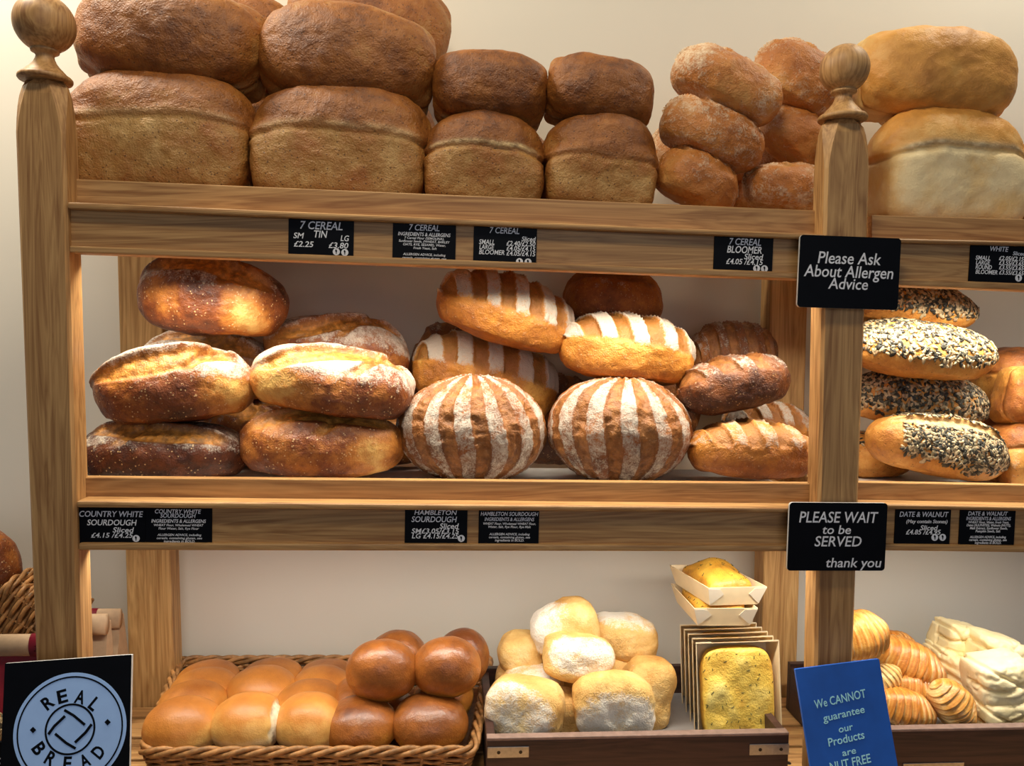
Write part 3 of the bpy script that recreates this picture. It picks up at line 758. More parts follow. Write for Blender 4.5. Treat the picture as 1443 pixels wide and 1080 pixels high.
# ------------------------------------------------------------------ dark trays
def tray(x0, x1, yl, yr, zb, depth, label, plates):
    """dark stained crate tray; front rim runs along the given pixels"""
    A, B = P(x0, yl, .0), P(x1, yr, .0); A.y = B.y = -.006 if False else .0
    z1 = (A.z+B.z)/2; X0, X1 = A.x, B.x; yb = depth; O = Vector(((X0+X1)/2, depth/2, zb))
    root = empty('bread_tray', O); t = .012
    bm = bmesh.new(); box(bm, X0-O.x, X1-O.x, 0-O.y, t-O.y, 0, z1-zb-.004, .001); link('front_board', bm_mesh('front_board', bm), WENGE, root, False)
    bm = bmesh.new(); box(bm, X0-O.x, X1-O.x, -.001-O.y, t+.001-O.y, z1-zb-.004, z1-zb, .0012); tag(link('front_rim', bm_mesh('front_rim', bm), TRAYTOP, root, False), 'worn pale top edge')
    bm = bmesh.new(); box(bm, X0-O.x, X1-O.x, yb-t-O.y, yb-O.y, 0, z1-zb+.004, .001); link('back_board', bm_mesh('back_board', bm), WENGE, root, False)
    for xa in (X0, X1-t):
        bm = bmesh.new(); box(bm, xa-O.x, xa+t-O.x, t-O.y, yb-t-O.y, 0, z1-zb-.002, .001); link('side_board', bm_mesh('side_board', bm), WENGE, root, False)
    bm = bmesh.new(); box(bm, X0+t-O.x, X1-t-O.x, t-O.y, yb-t-O.y, .030, .036); link('base', bm_mesh('base', bm), TRAYBASE, root, False)
    for (pa, pb, pc, pd) in plates:
        a, b = P(pa, pc, 0), P(pb, pd, 0)
        bm = bmesh.new(); box(bm, a.x-O.x, b.x-O.x, -.0016-O.y, -.0001-O.y, b.z-zb, a.z-zb, .0005)
        pl = link('corner_plate', bm_mesh('corner_plate', bm), METAL, root, False); tag(pl, 'brushed metal plate')
        for f in (.27, .80):
            bm = bmesh.new(); lathe(bm, [(.0001,0),(.0026,0),(.0022,.0008),(.0001,.0008)], 14, Matrix.Translation(Vector((a.x+(b.x-a.x)*f, -.0016, (a.z+b.z)/2))-O) @ Matrix.Rotation(math.pi/2, 4, 'X'))
            link('screw', bm_mesh('screw', bm), SCREW, pl, False)
    return tag(root, label, 'tray', 'dark wooden bread trays')
tray(686, 1112, 1040, 1033, SHELF_Z+.001, .235, 'dark wooden tray with metal corner plates holding flour-dusted rolls and boxed focaccia', [(687,745,1053,1067),(1056,1111,1049,1063)])
tray(1206, 1640, 1030, 1020, SHELF_Z+.001, .235, 'dark wooden tray holding croissants and pale pastries at the lower right', [(1272,1357,1076,1091)])

# ------------------------------------------------------------------ top shelf loaves
G1 = 'large cereal tin loaves on the top shelf'; G2 = 'small cereal tin loaves on the top shelf'
T = 'tin'
loaf('large_tin_loaf', T, 'cereal', 234, 190, 254, 174, .118, .135, 'large brown tin loaf with a split side, standing next to the left post', 'bread', G1, deep=.03)
loaf('large_tin_loaf', T, 'cereal', 484, 204, 246, 170, .118, .135, 'large brown tin loaf standing between the leftmost large tin loaf and the small tin loaves', 'bread', G1, roll=1)
loaf('large_tin_loaf', T, 'cereal', 244, 60, 250, 132, .120, .135, 'large brown loaf lying on its side on the leftmost large tin loaf', 'bread', G1, roll=4, tilt=90, sb=.20)
loaf('large_tin_loaf', T, 'cereal', 491, 84, 238, 132, .120, .135, 'large brown loaf lying on its side on the second standing large tin loaf', 'bread', G1, roll=5, tilt=90, sb=.20)
loaf('large_tin_loaf', T, 'cereal', 330, 60, 190, 125, .275, .12, 'brown loaf peeping from behind between the two large loaves lying on top', 'bread', G1, roll=10, tilt=90, sb=.20)
loaf('large_tin_loaf', T, 'cereal', 518, 40, 222, 120, .275, .12, 'brown loaf rising behind the second large loaf that lies on its side', 'bread', G1, roll=8, tilt=90, sb=.20)
for cx in (300, 505):
    loaf('large_tin_loaf', T, 'cereal', cx, 195, 215, 140, .275, .12, 'tin loaf in the back row, hidden behind the %s' % ('leftmost large tin loaf' if cx < 400 else 'second large tin loaf'), 'bread', G1)
loaf('small_tin_loaf', T, 'cereal', 682, 231, 162, 128, .110, .12, 'small brown tin loaf with a wide pale burst along its side', 'bread', G2, burst=1.1, shred=.12, deep=.05, roll=1)
loaf('small_tin_loaf', T, 'cereal', 843, 232, 160, 138, .110, .12, 'small tin loaf with a tall smooth brown dome, nearest to the bloomers', 'bread', G2, shred=-.02, burst=.15, roll=2)
loaf('small_tin_loaf', T, 'cereal', 688, 128, 154, 102, .112, .12, 'small dark brown loaf lying on the small tin loaf with the pale burst', 'bread', G2, roll=4, tilt=90, sb=.30)
loaf('small_tin_loaf', T, 'cereal', 843, 132, 150, 96, .112, .12, 'small golden brown loaf lying on the domed small tin loaf', 'bread', G2, roll=7, tilt=90, sb=.30)
loaf('small_tin_loaf', T, 'cereal', 690, 236, 178, 122, .26, .11, 'tin loaf glimpsed in the gaps behind the small tin loaves', 'bread', G2)
GB = 'bloomers stacked on the top shelf'
B = lambda *a, **k: loaf('bloomer', 'bloom', 'bloom', *a, cat='bread', group=GB, **k)
B(1020,125,158,86,.100,.10,'bloomer at the top of the stack nearest the small tin loaves',roll=24)
B(1124,127,140,96,.150,.10,'bloomer at the top of the stack, tucked behind the right post finial',roll=30)
B(1004,199,152,92,.100,.10,'floury bloomer in the middle of the stack nearest the small tin loaves',roll=22,ph=.5)
B(1120,203,116,78,.150,.10,'bloomer in the middle of the stack beside the right post',roll=38)
B(978,262,128,84,.100,.10,'bloomer at the bottom of the stack nearest the small tin loaves',roll=24,ph=.7)
B(1108,273,126,78,.110,.10,'bloomer at the bottom of the stack beside the right post',roll=6,ph=.1)
B(1062,225,130,120,.25,.09,'bloomer at the back, filling the dark gap between the two stacks')
B(1080,285,110,70,.25,.09,'bloomer low at the back between the two stacks')
B(972,222,104,92,.26,.10,'bloomer hidden at the back behind the stack nearest the small tin loaves',roll=5)
GW = 'white tin loaves on the top shelf'
loaf('white_tin_loaf', T, 'white', 1327, 236, 206, 168, .118, .13, 'large pale white tin loaf with a deep split, standing right of the right post', 'bread', GW, deep=.06, shred=.16, burst=1.2, roll=1, sb=.14, db=.40)
loaf('white_tin_loaf', T, 'white', 1316, 109, 214, 122, .120, .13, 'large golden white loaf lying on its side on top of the split white tin loaf', 'bread', GW, roll=3, tilt=90, sb=.22, db=.30)
loaf('white_tin_loaf', T, 'white', 1515, 250, 170, 134, .118, .13, 'white tin loaf cut off by the right edge of the photo on the top shelf', 'bread', GW, roll=1, sb=.16, db=.36)
loaf('white_tin_loaf', T, 'cereal', 1328, 128, 158, 108, .27, .11, 'darker loaf just showing behind the white loaf that lies on its side', 'bread', GW, roll=6, tilt=90, sb=.20)
loaf('white_tin_loaf', T, 'white', 1330, 240, 170, 130, .27, .11, 'white tin loaf in the back row behind the split white tin loaf', 'bread', GW)

# ------------------------------------------------------------------ middle shelf loaves
GC = 'country white sourdoughs on the middle shelf'
C = lambda *a, **k: loaf('country_sourdough', 'country', 'country', *a, cat='bread', group=GC, n=48, **k)
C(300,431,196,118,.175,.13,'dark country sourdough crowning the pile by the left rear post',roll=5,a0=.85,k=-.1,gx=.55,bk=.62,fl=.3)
C(294,528,196,112,.265,.12,'country sourdough squeezed behind, under the topmost dark loaf',bk=.6,fl=.5)
C(246,553,224,122,.118,.14,'floury country sourdough with an orange slash, front of the left pile, second from the bottom',roll=-3,a0=.72,k=.45,gx=.75,bk=.56,fl=.62,x2=.55)
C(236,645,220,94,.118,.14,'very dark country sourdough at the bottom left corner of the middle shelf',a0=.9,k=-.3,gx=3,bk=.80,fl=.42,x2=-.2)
C(472,503,202,108,.262,.12,'greyish floury country sourdough behind the brightly lit one',roll=7,a0=.9,k=.5,gx=-.8,bk=.58,fl=.66,x2=.3)
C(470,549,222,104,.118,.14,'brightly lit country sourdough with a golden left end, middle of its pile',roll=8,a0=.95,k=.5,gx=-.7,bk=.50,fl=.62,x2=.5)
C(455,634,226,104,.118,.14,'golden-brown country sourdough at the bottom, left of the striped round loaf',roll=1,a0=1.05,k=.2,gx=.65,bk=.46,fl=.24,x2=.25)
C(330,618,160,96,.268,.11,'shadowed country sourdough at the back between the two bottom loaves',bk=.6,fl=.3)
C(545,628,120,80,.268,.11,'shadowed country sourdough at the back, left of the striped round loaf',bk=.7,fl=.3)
GH = 'striped sourdoughs on the middle shelf'
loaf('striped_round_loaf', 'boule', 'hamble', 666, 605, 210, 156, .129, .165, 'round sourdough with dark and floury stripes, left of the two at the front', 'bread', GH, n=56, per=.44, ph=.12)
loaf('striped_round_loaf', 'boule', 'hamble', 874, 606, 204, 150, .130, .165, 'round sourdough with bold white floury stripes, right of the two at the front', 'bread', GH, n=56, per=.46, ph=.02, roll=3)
Hm = lambda *a, **k: loaf('striped_sourdough', 'hamble', 'hamble', *a, cat='bread', group=GH, n=48, **k)
Hm(712,448,196,108,.185,.12,'golden striped sourdough lying on top, above the left round loaf',roll=16,cnt=5,skew=.16,lo=.12,bk=.36)
Hm(680,540,208,124,.262,.11,'floury striped sourdough arching behind the left round loaf',roll=12,cnt=5,skew=.12,lo=.22,fl=.95,bk=.30)
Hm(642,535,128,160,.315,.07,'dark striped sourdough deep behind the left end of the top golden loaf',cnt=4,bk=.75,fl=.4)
loaf('striped_sourdough','country','hamble',860,430,142,92,.265,.11,'smooth brown sourdough at the back of the top, right of the golden striped loaf','bread',GH,n=48,a0=1.0,k=0,gx=3,bk=.60,fl=.2,x2=3)
Hm(883,502,192,108,.165,.12,'bright golden striped sourdough lying on the right round loaf',roll=8,cnt=4.4,skew=.18,lo=.28,fl=.9,bk=.30,ph=.2)
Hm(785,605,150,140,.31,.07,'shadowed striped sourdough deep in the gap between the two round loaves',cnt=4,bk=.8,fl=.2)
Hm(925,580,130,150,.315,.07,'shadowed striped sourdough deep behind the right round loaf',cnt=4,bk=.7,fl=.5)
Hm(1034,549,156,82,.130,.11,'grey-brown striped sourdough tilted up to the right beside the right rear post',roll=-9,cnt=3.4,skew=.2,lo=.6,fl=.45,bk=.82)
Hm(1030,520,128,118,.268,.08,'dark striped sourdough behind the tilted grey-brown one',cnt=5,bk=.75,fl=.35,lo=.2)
Hm(1078,622,124,112,.258,.11,'striped sourdough at the back right of the shelf beside the right post',roll=10,cnt=4,skew=.3,fl=.7,bk=.5)
Hm(1057,641,174,88,.108,.12,'low striped sourdough at the front right corner of the shelf',roll=3,cnt=4.2,skew=.12,lo=.3,fl=.45,bk=.48)

# seeded loaves
def seeds_on(ob, D, e, sd, count, cover, point=.0, smin=.0046):
    """flat pointed seeds pressed into the upper crust"""
    rng = random.Random(sd); me0 = ob.data; nv = len(me0.vertices)
    co_ = np.zeros(nv*3); me0.vertices.foreach_get('co', co_); co_ = co_.reshape(-1, 3)
    no = np.zeros(nv*3); me0.vertices.foreach_get('normal', no); no = no.reshape(-1, 3)
    ar = [i for i in range(nv) if cover(co_[i]/(D/2), no[i], rng)]
    ck = np.zeros(nv, np.float32); me0.attributes['crack'].data.foreach_get('value', ck); ar = [i for i in ar if ck[i] < .25]
    V = []; Q = []; tone = []
    ring = [(math.cos(2*math.pi*j/8), math.sin(2*math.pi*j/8)) for j in range(8)]
    for _ in range(count):
        i = rng.choice(ar); n_ = Vector(no[i]); p_ = Vector(co_[i])
        t = n_.cross(Vector((rng.gauss(0,1), rng.gauss(0,1), rng.gauss(0,1)))).normalized(); b = n_.cross(t)
        p_ = p_ + t*rng.uniform(-.002,.002)+b*rng.uniform(-.002,.002)
        t = (t+n_*rng.uniform(-.25,.25)).normalized(); n_ = t.cross(b)*-1 if t.cross(b).dot(n_) < 0 else t.cross(b)
        l_ = rng.uniform(smin*.75, smin*1.35); w_ = l_*rng.uniform(.46, .66); h_ = .0014
        base = len(V)
        for (k, zf) in ((1.0, 0.0), (.62, .75)):
            for cx, cy in ring:
                sx = l_*cx*(1 if cx < 0 else 1.15); sy = w_*cy*(1-.35*max(cx, 0))
                V.append(p_+t*sx*k+b*sy*k+n_*(h_*zf+.0003))
        V.append(p_+n_*(h_+.0003)); V.append(p_-n_*.0008)
        for j in range(8):
            a, c = base+j, base+(j+1) % 8
            Q.append((a, c, c+8, a+8)); Q.append((a+8, c+8, base+16, base+16)); Q.append((c, a, base+17, base+17))
        tone += [rng.choice([.0,.12,.25,.3,.4,.55,.7,.8,.88,.95,.72])]*18
    me = bpy.data.meshes.new('seed_topping'); me.from_pydata([tuple(v) for v in V], [], [tuple(dict.fromkeys(q)) for q in Q]); me.update()
    A = me.attributes.new('tone', 'FLOAT', 'POINT'); A.data.foreach_set('value', np.array(tone, np.float32))
    o = link('seed_topping', me, SEEDS, ob); o['kind'] = 'stuff'; return o
GS = 'seeded loaves on the right middle shelf'
def seeded(cx, cy, w_, h_, Y, dp, label, roll, count, cov, **k):
    o = loaf('seeded_loaf', 'seeded', 'seeded', cx, cy, w_, h_, Y, dp, label, 'bread', GS, roll=roll, n=44, **k)
    D = np.array([max(v[i] for v in o.bound_box)-min(v[i] for v in o.bound_box) for i in range(3)])
    if count: seeds_on(o, D, 2.1, _seed[0], count, cov)
    return o
top_cov = lambda lo: (lambda q, n, r: n[2]+.35*(-n[1]) > lo + r.uniform(-.12, .12))
seeded(1278,437,196,76,.165,.12,'seeded loaf at the top of the pile, partly behind the allergen sign',6,2400,top_cov(.02))
seeded(1290,499,218,92,.125,.12,'seeded loaf covered in pale seeds, second from the top of the pile',7,1900,top_cov(.12))
seeded(1290,572,206,92,.185,.12,'darker seeded loaf, third from the top of the pile',6,2600,top_cov(-.25))
seeded(1316,636,208,104,.108,.13,'slashed seeded loaf with dark pumpkin seeds at the bottom front of the pile',9,2000,
       (lambda q, n, r: (n[2]-.9*n[1] > .42+r.uniform(-.1,.1)) and q[0] > -.66+r.uniform(-.1,.1)), slash=True)
seeded(1222,648,120,70,.225,.11,'plain golden end of a loaf at the bottom behind the slashed seeded loaf',0,60,top_cov(.8))
GD = 'date and walnut loaves at the right edge'
def dw(cx, cy, w_, h_, Y, dp, label, **k):
    return loaf('date_walnut_loaf', 'tin', 'seeded', cx, cy, w_, h_, Y, dp, label, 'bread', GD, **k)
dw(1436,536,112,96,.215,.11,'dark-topped loaf with a pale side behind the golden one at the right edge',shred=.25,roll=3)
dw(1468,566,112,92,.118,.10,'golden loaf tipped on its side at the right edge of the middle shelf',roll=18,tilt=80)
dw(1452,638,124,96,.118,.11,'loaf with a dark fruit spot at the bottom right edge of the middle shelf',roll=2,shred=.3)
dw(1425,620,110,100,.262,.10,'shadowed loaf behind the seeded pile at the right edge',shred=.2)

# ------------------------------------------------------------------ basket rolls
GBp = 'white baps in the basket'
def bap(cx, cy, w_, h_, Y, label, **k): return loaf('bap', 'bap', 'bap', cx, cy, w_*.97, h_, Y, .098, label, 'bread roll', GBp, n=28, **k)
bap(258,1027,112,80,.075,'smooth tan bap at the front left corner of the basket',bk=.42)
bap(352,1024,110,84,.075,'pale-topped bap with a torn white side, second along the basket front',bk=.26,torn=True)
bap(436,1024,100,84,.080,'pale bap at the basket front beside the glazed buns',bk=.28)
bap(273,996,96,66,.150,'speckled tan bap behind the front left corner bap',bk=.44)
bap(288,976,94,62,.195,'bap third from the front along the left side of the basket',bk=.44)
bap(369,975,100,66,.185,'large tan bap in the middle of the white baps',bk=.42)
bap(374,1003,70,52,.140,'small pale bap between the two front baps',bk=.18)
bap(437,992,92,62,.150,'tan bap behind the pale bap beside the glazed buns',bk=.40)
bap(454,972,86,62,.200,'bap behind the middle, next to the stacked glazed buns',bk=.42)
bap(294,957,88,48,.262,'bap at the back left corner of the basket',bk=.5)
bap(382,954,88,46,.268,'bap at the back of the basket, centre of the rear row',bk=.5)
bap(460,953,76,44,.268,'bap at the back of the basket, rightmost of the rear row',bk=.5)
GG = 'glazed buns in the basket'
def bun(cx, cy, w_, h_, Y, label, **k): return loaf('glazed_bun', 'bun', 'bun', cx, cy, w_, h_, Y, k.pop('dp', .10), label, 'bread roll', GG, n=30, **k)
bun(507,1026,102,78,.078,'glazed brown bun at the basket front, beside the pale baps',bk=.50)
bun(606,1023,108,80,.078,'glazed dark bun at the front right corner of the basket',bk=.54)
bun(498,992,60,66,.160,'pale edge of a glazed bun behind the front ones, by the baps',bk=.30)
bun(545,1003,84,56,.170,'glazed bun in the gap behind the two front glazed buns',bk=.36)
bun(625,985,84,70,.180,'glazed bun at the back under the right stacked buns',bk=.4)
bun(539,947,100,96,.110,'shiny round glazed bun stacked on top, nearer the baps',bk=.46,tilt=42,dp=.085)
bun(631,943,96,92,.110,'shiny round glazed bun stacked on top at the right of the basket',bk=.48,tilt=42,dp=.085)
bun(560,930,84,80,.190,'glazed bun behind the stacked one nearer the baps',bk=.55,tilt=30,dp=.085)
bun(652,930,76,86,.185,'dark glazed bun behind the right stacked one',bk=.62,tilt=30,dp=.085)

# ------------------------------------------------------------------ tray one: floury rolls and focaccia
GR = 'flour-dusted rolls in the tray'
def roll_(cx, cy, w_, h_, Y, label, **k): return loaf('floury_roll', 'ciab', 'ciab', cx, cy, w_, h_, Y, k.pop('dp', .075), label, 'bread roll', GR, n=34, **k)
roll_(740,1000,108,86,.070,'wrinkled floury roll at the front left corner of the tray',roll=6,yaw=-22,fy=.9,fz=.1,fx=-.2)
roll_(866,996,114,92,.070,'square roll with a white floury patch on its front, centre of the tray',roll=1,fy=1.0,fz=-.5)
roll_(792,1008,60,66,.105,'roll wedged behind the wrinkled front left roll',fy=.0,fz=.1,dp=.06)
roll_(910,978,74,98,.130,'golden roll standing behind the front square roll, near the focaccia',roll=6,fy=.1,fz=.3)
roll_(752,970,86,62,.150,'roll lying behind the wrinkled front left roll',roll=-8,fy=.2,fz=.8)
roll_(814,928,98,64,.115,'white floury roll perched in the middle of the pile',roll=7,fy=.8,fz=.7)
roll_(797,886,92,76,.175,'roll at the very top of the pile with a white floury end',roll=-22,fy=.3,fz=.7,fx=-.8)
roll_(877,897,98,60,.200,'long golden roll on top at the back, right of the topmost roll',roll=11,fy=.0,fz=.8)
roll_(736,922,62,62,.200,'golden roll at the back left of the pile',roll=-12,fy=.1,fz=.3)
roll_(884,944,80,52,.190,'roll under the long golden roll at the back',roll=4,fy=.1,fz=.5)
roll_(728,960,62,56,.205,'roll at the far left edge behind the front left roll',fy=.1,fz=.5)
roll_(795,972,84,62,.180,'roll hidden in the shade under the perched floury roll',fy=.2,fz=.4,dp=.06)
roll_(880,986,70,60,.195,'roll low down behind the golden standing roll',fy=.1,fz=.4,dp=.05)

def focaccia_box(M, L, W, h, label, group, bread_label, bread_on=True, herbs=40, sd=1, name='focaccia_box', **o_):
    """open card tray, long axis local y, mouth up local z; the bread lies in it as a thing of its own"""
    t = .0014; fl_ = .009
    root = bpy.data.objects.new(name, None); COL.objects.link(root); root.empty_display_size = .03; root.matrix_world = M
    def ringpts(z, ins):
        f = fl_*z/h; x, y = W/2-fl_+f-ins, L/2-fl_+f-ins
        return [Vector((-x,-y,z)), Vector((x,-y,z)), Vector((x,y,z)), Vector((-x,y,z))]
    bm = bmesh.new(); b0 = ringpts(0, 0); b1 = ringpts(t, 0)
    add_hexa(bm, [b1[0], b1[1], b0[1], b0[0], b1[3], b1[2], b0[2], b0[3]]); link('base', bm_mesh('base', bm), CREAMBOARD, root, False)
    o0, o1, i0, i1 = ringpts(t, 0), ringpts(h, 0), ringpts(t, t), ringpts(h, t)
    for k in range(4):
        a, b = k, (k+1) % 4; bm = bmesh.new()
        add_hexa(bm, [o1[a], o1[b], o0[b], o0[a], i1[a], i1[b], i0[b], i0[a]])
        wl = link('wall', bm_mesh('wall', bm), CREAMBOARD, root, False)
        if k in (0, 2):                     # glued corner flaps on the short ends
            s_ = -1 if k == 0 else 1
            for sx in (-1, 1):
                bm = bmesh.new(); yo = lambda z: s_*(L/2-fl_+fl_*z/h)
                xe = lambda z: sx*(W/2-fl_+fl_*z/h)
                pts = [(xe(h*.96), h*.96), (xe(h*.96)-sx*.020, h*.92), (xe(h*.5)-sx*.024, h*.62), (xe(h*.3)-sx*.008, h*.2), (xe(.002), .002)]
                vs = [bm.verts.new((x, yo(z)+s_*.0002, z)) for x, z in pts]; f = bm.faces.new(vs)
                g_ = bmesh.ops.extrude_face_region(bm, geom=[f]); bmesh.ops.translate(bm, verts=[v for v in g_['geom'] if isinstance(v, bmesh.types.BMVert)], vec=(0, s_*.0007, 0))
                link('corner_flap', bm_mesh('corner_flap', bm), CREAMIN, wl, False)
    tag(root, label, 'box', group)
    if bread_on:
        H = h*.95; o = bread_object('focaccia', 'foc', W-.019, L-.019, H, sd, MB['foc'], 40, **o_)
        o.matrix_world = M @ Matrix.Translation((0, 0, t+H/2+.0035)); tag(o, bread_label, 'bread', 'focaccia slabs')
        rng = random.Random(sd); bm = bmesh.new(); me0 = o.data
        tops = [v for v in me0.vertices if v.normal.z > .6]
        for _ in range(herbs):
            v = rng.choice(tops); a = rng.gauss(.6, .7); l_ = rng.uniform(.0010, .0030)
            d = Vector((math.cos(a), math.sin(a), 0)); d = (d-v.normal*d.dot(v.normal)).normalized(); c = v.co+v.normal*.0003
            e_ = d.cross(v.normal)
            tube(bm, [c-d*l_, c+e_*.0004, c+d*l_], .0005, 5)
        hb = link('rosemary', bm_mesh('rosemary', bm), HERB, o); hb['kind'] = 'stuff'
    return root
GF = 'card boxes of focaccia'
def upright(cx, cy, Y, w_, hp, roll, lean, label, bl, bread_on, sd):
    s_ = S(cx, cy, Y)
    M = Matrix.Translation(P(cx, cy, Y)) @ Matrix.Rotation(math.radians(roll), 4, 'Y') @ Matrix.Rotation(math.radians(90-lean), 4, 'X')
    return focaccia_box(M, hp*s_, w_*s_, .030, label, GF, bl, bread_on, 46, sd)
names = ['front card box of focaccia standing on edge, its herb-flecked slab facing out', 'second upright focaccia box, just behind the front one', 'third upright focaccia box from the front',
         'fourth upright focaccia box from the front', 'rearmost upright focaccia box, below the two flat boxes']
bn = ['rosemary-flecked yellow focaccia facing out of the front upright box', 'focaccia in the second upright box', 'focaccia in the third upright box', 'focaccia in the fourth upright box', 'focaccia in the rearmost upright box']
for i in range(5):
    upright(1032-i*6.5, 972-i*7.5, .098+i*.0305, 118-i*2.4, 146-i*3, -1.2, 7, names[i], bn[i], True, 40+i)
def flatbox(cx, cy, Y, yaw, roll, L, W, label, bl, sd, **o_):
    M = Matrix.Translation(P(cx, cy, Y)) @ Matrix.Rotation(math.radians(roll), 4, 'Y') @ Matrix.Rotation(math.radians(yaw), 4, 'Z') @ Matrix.Rotation(math.radians(-2), 4, 'X')
    return focaccia_box(M, L, W, .030, label, GF, bl, True, 40, sd, **o_)
flatbox(1003, 865, .150, -1, 0, .138, .100, 'lower of the two focaccia boxes lying flat on the upright ones', 'focaccia in the lower flat box', 61, bk=.12, rise=.004)
flatbox(1008, 837, .150, 9, 2, .138, .100, 'topmost focaccia box, lying flat and turned askew', 'browned focaccia domed above the topmost flat box', 62, bk=.34, rise=.016)

# ------------------------------------------------------------------ tray two: croissants and pastries
def croissant(cx, cy, w_, h_, Y, label, roll=0, yaw=0, tilt=0, bend=.5, bk=.4, sd=1):
    s_ = S(cx, cy, Y); L = w_*s_; R = h_*s_/2
    nt_, na = 120, 40; t = np.linspace(0.004, .996, nt_); a = np.linspace(0, 2*math.pi, na, endpoint=False)
    Tt, Aa = np.meshgrid(t, a, indexing='ij'); u = Tt*2-1
    prof = np.clip(1-np.abs(u)**2.2, 0, 1)**.62
    seg_ = (Tt-.5)*(1+.25*np.sign(Tt-.5)*0)*11 + .35*np.sin(Aa+.6)
    fr = seg_ % 1; saw = np.where(u > 0, 1-fr, fr)
    r = R*prof*(1+.10*(saw-.5)*1.4)*(1+.03*np.sin(5*Aa+Tt*9))
    x = u*L/2*.98; ph = u*bend
    Y0 = r*np.cos(Aa)*.95; Z0 = r*np.sin(Aa)*.92
    yb = (1-np.cos(ph))*L*.5
    X = x*np.cos(ph*.4)-Y0*np.sin(ph)*.6; Yv = Y0*np.cos(ph)+yb*1.0
    V = np.stack([X, Yv, Z0], -1).reshape(-1, 3)
    V[:,2] = np.where(V[:,2] < -.6*R, -.6*R+(V[:,2]+.6*R)*.4, V[:,2])
    i = np.arange(nt_-1)[:, None]; j = np.arange(na)[None, :]
    Q = np.stack([i*na+j, i*na+(j+1) % na, (i+1)*na+(j+1) % na, (i+1)*na+j], -1).reshape(-1, 4)[:, ::-1]
    V = np.vstack([V, V[:na].mean(0), V[-na:].mean(0)]); c0, c1 = len(V)-2, len(V)-1
    me = bpy.data.meshes.new('croissant')
    fc = [tuple(q) for q in Q]+[(c0, (k+1) % na, k) for k in range(na)]+[(c1, (nt_-1)*na+k, (nt_-1)*na+(k+1) % na) for k in range(na)]
    me.from_pydata([tuple(v) for v in V], [], fc); me.update()
    line = np.abs(((seg_*3.0+.3*np.sin(Aa*2)) % 1)-.5)*2
    bake = (bk+.28*(saw-.4)+.26*(line-.5)-.30*sst(-.2, -.9, np.sin(Aa))).ravel(); crack = (sst(.22, .02, saw)*.8).ravel()
    for k, v in (('bake', bake), ('crack', crack), ('flour', np.zeros(nt_*na))):
        A = me.attributes.new(k, 'FLOAT', 'POINT'); A.data.foreach_set('value', np.append(v, [bk, bk] if k == 'bake' else [0, 0]).astype(np.float32))
    bmx = bmesh.new(); bmx.from_mesh(me); bmesh.ops.recalc_face_normals(bmx, faces=bmx.faces); bmx.to_mesh(me); bmx.free()
    o = link('croissant', me, MB['crois']); orient(o, cx, cy, Y, roll, yaw, tilt)
    return tag(o, label, 'croissant', 'croissants in the tray')
croissant(1208,897,96,74,.110,'plump croissant at the top of the heap against the right post',roll=-8,yaw=10,bk=.36)
croissant(1258,909,76,42,.215,'croissant at the back, peeping over the largest one',roll=8,bk=.55)
croissant(1280,938,124,72,.165,'largest croissant, slanting down across the middle of the heap',roll=30,bk=.44)
croissant(1240,960,70,42,.100,'croissant with a pale ridged tip just right of the blue board',roll=-28,bk=.16)
croissant(1282,972,88,52,.140,'croissant below the largest one in the middle of the heap',roll=18,bk=.44)
croissant(1274,1001,100,62,.075,'broad croissant at the tray front beside the blue board',roll=22,bk=.46)
croissant(1340,994,84,62,.070,'croissant standing on end at the tray front, beside the pale pastries',roll=58,bk=.34)
croissant(1212,985,90,60,.095,'croissant behind the blue board',roll=10,bk=.4)
GP = 'pale folded pastries in the tray'
def puff(cx, cy, w_, h_, Y, label, **k): return loaf('folded_pastry', 'puff', 'puff', cx, cy, w_, h_, Y, k.pop('dp', .075), label, 'pastry', GP, n=34, **k)
puff(1350,900,62,47,.205,'pale folded pastry at the top left of its pile',roll=14)
puff(1334,930,52,46,.200,'pale folded pastry low at the back left of its pile, beside the croissants',roll=8)
puff(1398,918,69,49,.160,'pale folded pastry on top, slanting down to the right',roll=14,ph=.3)
puff(1362,960,58,60,.150,'pale folded pastry behind the large front one',roll=6)
puff(1405,955,78,60,.092,'large pale folded pastry in front, second from the bottom',roll=-8,ph=-.2)
puff(1410,1003,80,53,.085,'pale folded pastry at the bottom front of the pile',roll=-5)
puff(1470,990,65,73,.120,'pale folded pastry cut off by the right edge of the photo',roll=4)

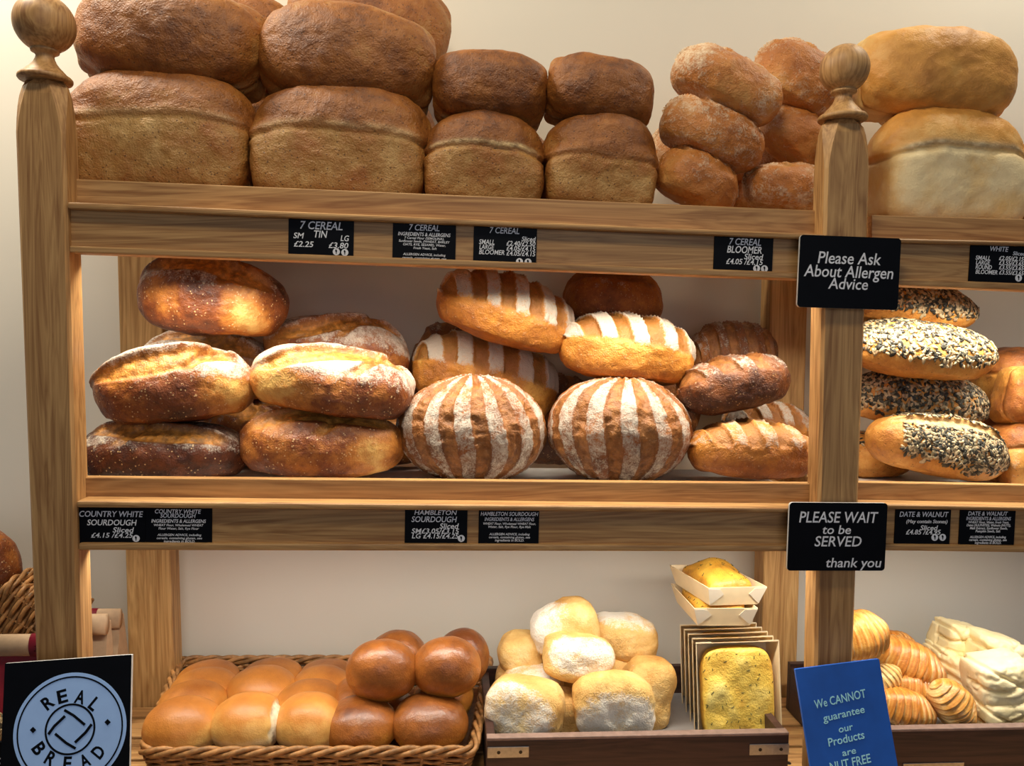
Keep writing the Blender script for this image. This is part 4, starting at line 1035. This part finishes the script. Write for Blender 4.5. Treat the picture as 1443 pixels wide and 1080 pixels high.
# ------------------------------------------------------------------ left of the rack: bags, basket and loaf
def paper_bag(cx, cy, Y, w_, h_, text, label, roll=0, band='side', dp=.06, body=None):
    """kraft bag with a rolled top; the roll carries a crimson label"""
    s_ = S(cx, cy, Y); W = w_*s_; H = h_*s_; base = P(cx, cy, Y); z0 = SHELF_Z+.001
    top = base.z+H/2; hh = top-z0
    root = empty('coffee_bag' if False else 'paper_bag', (base.x, Y, z0)); root.rotation_euler = (0, 0, math.radians(roll))
    bm = bmesh.new(); d = dp
    A = [Vector((-W/2,-d/2,0)),Vector((W/2,-d/2,0)),Vector((W/2,d/2,0)),Vector((-W/2,d/2,0))]
    rings = [A]
    for k in (.35, .7, .92, 1.0):
        f = 1-.8*max(0, (k-.35)/.65); rings.append([Vector((v.x*(1-.03*k), v.y*f, hh*.93*k)) for v in A])
    vr = [[bm.verts.new(v) for v in r] for r in rings]
    for a, b in zip(vr, vr[1:]):
        for i in range(4): bm.faces.new((a[i], a[(i+1) % 4], b[(i+1) % 4], b[i]))
    bm.faces.new(vr[0][::-1]); bm.faces.new(vr[-1])
    link('bag_body', bm_mesh('bag_body', bm), body or KRAFT, root, False)
    rr = .0155; bm = bmesh.new()
    pts = []
    for i in range(20):
        t = 2*math.pi*i/20; pts.append((-.012+rr*.62*math.cos(t), hh-rr+rr*math.sin(t)*1.05))
    a = [bm.verts.new((-W/2-.001, y, z)) for y, z in pts]; b = [bm.verts.new((W/2+.001, y, z)) for y, z in pts]
    for i in range(20): bm.faces.new((a[i], a[(i+1) % 20], b[(i+1) % 20], b[i]))
    bm.faces.new(a[::-1]); bm.faces.new(b)
    rl = link('rolled_top', bm_mesh('rolled_top', bm), KRAFT, root)
    if band:
        x0, x1 = (W*.06, W/2+.0015) if band == 'right' else (-W/2-.0015, W*.05)
        bm = bmesh.new(); pts2 = [(-.012+(y+.012)*1.06, hh-rr+(z-hh+rr)*1.05) for y, z in pts]
        a = [bm.verts.new((x0, y, z)) for y, z in pts2]; b = [bm.verts.new((x1, y, z)) for y, z in pts2]
        for i in range(20): bm.faces.new((a[i], a[(i+1) % 20], b[(i+1) % 20], b[i]))
        bm.faces.new(a[::-1]); bm.faces.new(b)
        lb = link('label_band', bm_mesh('label_band', bm), CRIMSON, rl); tag(lb, 'crimson label band')
        V, fc = text_mesh(text, .1, .0); bm = bmesh.new(); k = .012
        x_ = (x0+x1)/2+(.004 if band == 'left' else -.006)
        vs = [bm.verts.new((x_+(v[0]-V[:,0].mean())*k, -.012-rr*.68, hh-rr*1.1+(v[1]-.35)*k)) for v in V]
        for f in fc:
            try: bm.faces.new([vs[i] for i in f])
            except ValueError: pass
        me = bpy.data.meshes.new('lettering'); bm.to_mesh(me); bm.free(); link('lettering', me, CHALK, rl, False)
    return tag(root, label, 'paper bag', 'kraft paper bags left of the rack')
paper_bag(46, 912, .115, 84, 44, '3O', 'kraft paper bag with a crimson label and crimson body, left of the left post', 0, 'right', .055, CRIMSON)
paper_bag(138, 880, .150, 32, 36, '', 'small kraft bag with a rolled top just right of the left post', 0, None, .05)
paper_bag(140, 876, .240, 64, 42, 'ON', 'taller kraft bag with a crimson label behind the small one, right of the left post', 0, 'left', .06)
bk_ = P(30, 886, .165)
c_ = [(bk_.x-.055,.165), (bk_.x+.050,.165), (bk_.x+.050,.265), (bk_.x-.055,.265)]
lb_ = basket('bread_basket', c_, SHELF_Z+.10, SHELF_Z+.001, .008, 'dark wicker basket tipped up at the left edge, half hidden by the left post', None, WICKER, 14, .0032, .03, .004, 9)
lb_.matrix_world = Matrix.Translation(Vector((bk_.x+.042, .215, bk_.z-.027))) @ Matrix.Rotation(math.radians(-57), 4, 'Y')
loaf('crusty_loaf', 'batard', 'country', -45, 835, 134, 170, .21, .09, 'dark crusty loaf standing in the tall basket at the left edge', 'bread', None, bk=.5, fl=.2)

o = loaf('seeded_roll', 'seeded', 'seeded', -26, 1064, 74, 108, .02, .06, 'pale seeded roll just showing at the left edge beside the REAL BREAD board', 'bread roll', None, n=28)
seeds_on(o, np.array([max(v[i] for v in o.bound_box)-min(v[i] for v in o.bound_box) for i in range(3)]), 2.1, 7, 700, lambda q, n, r: n[1] < .4)
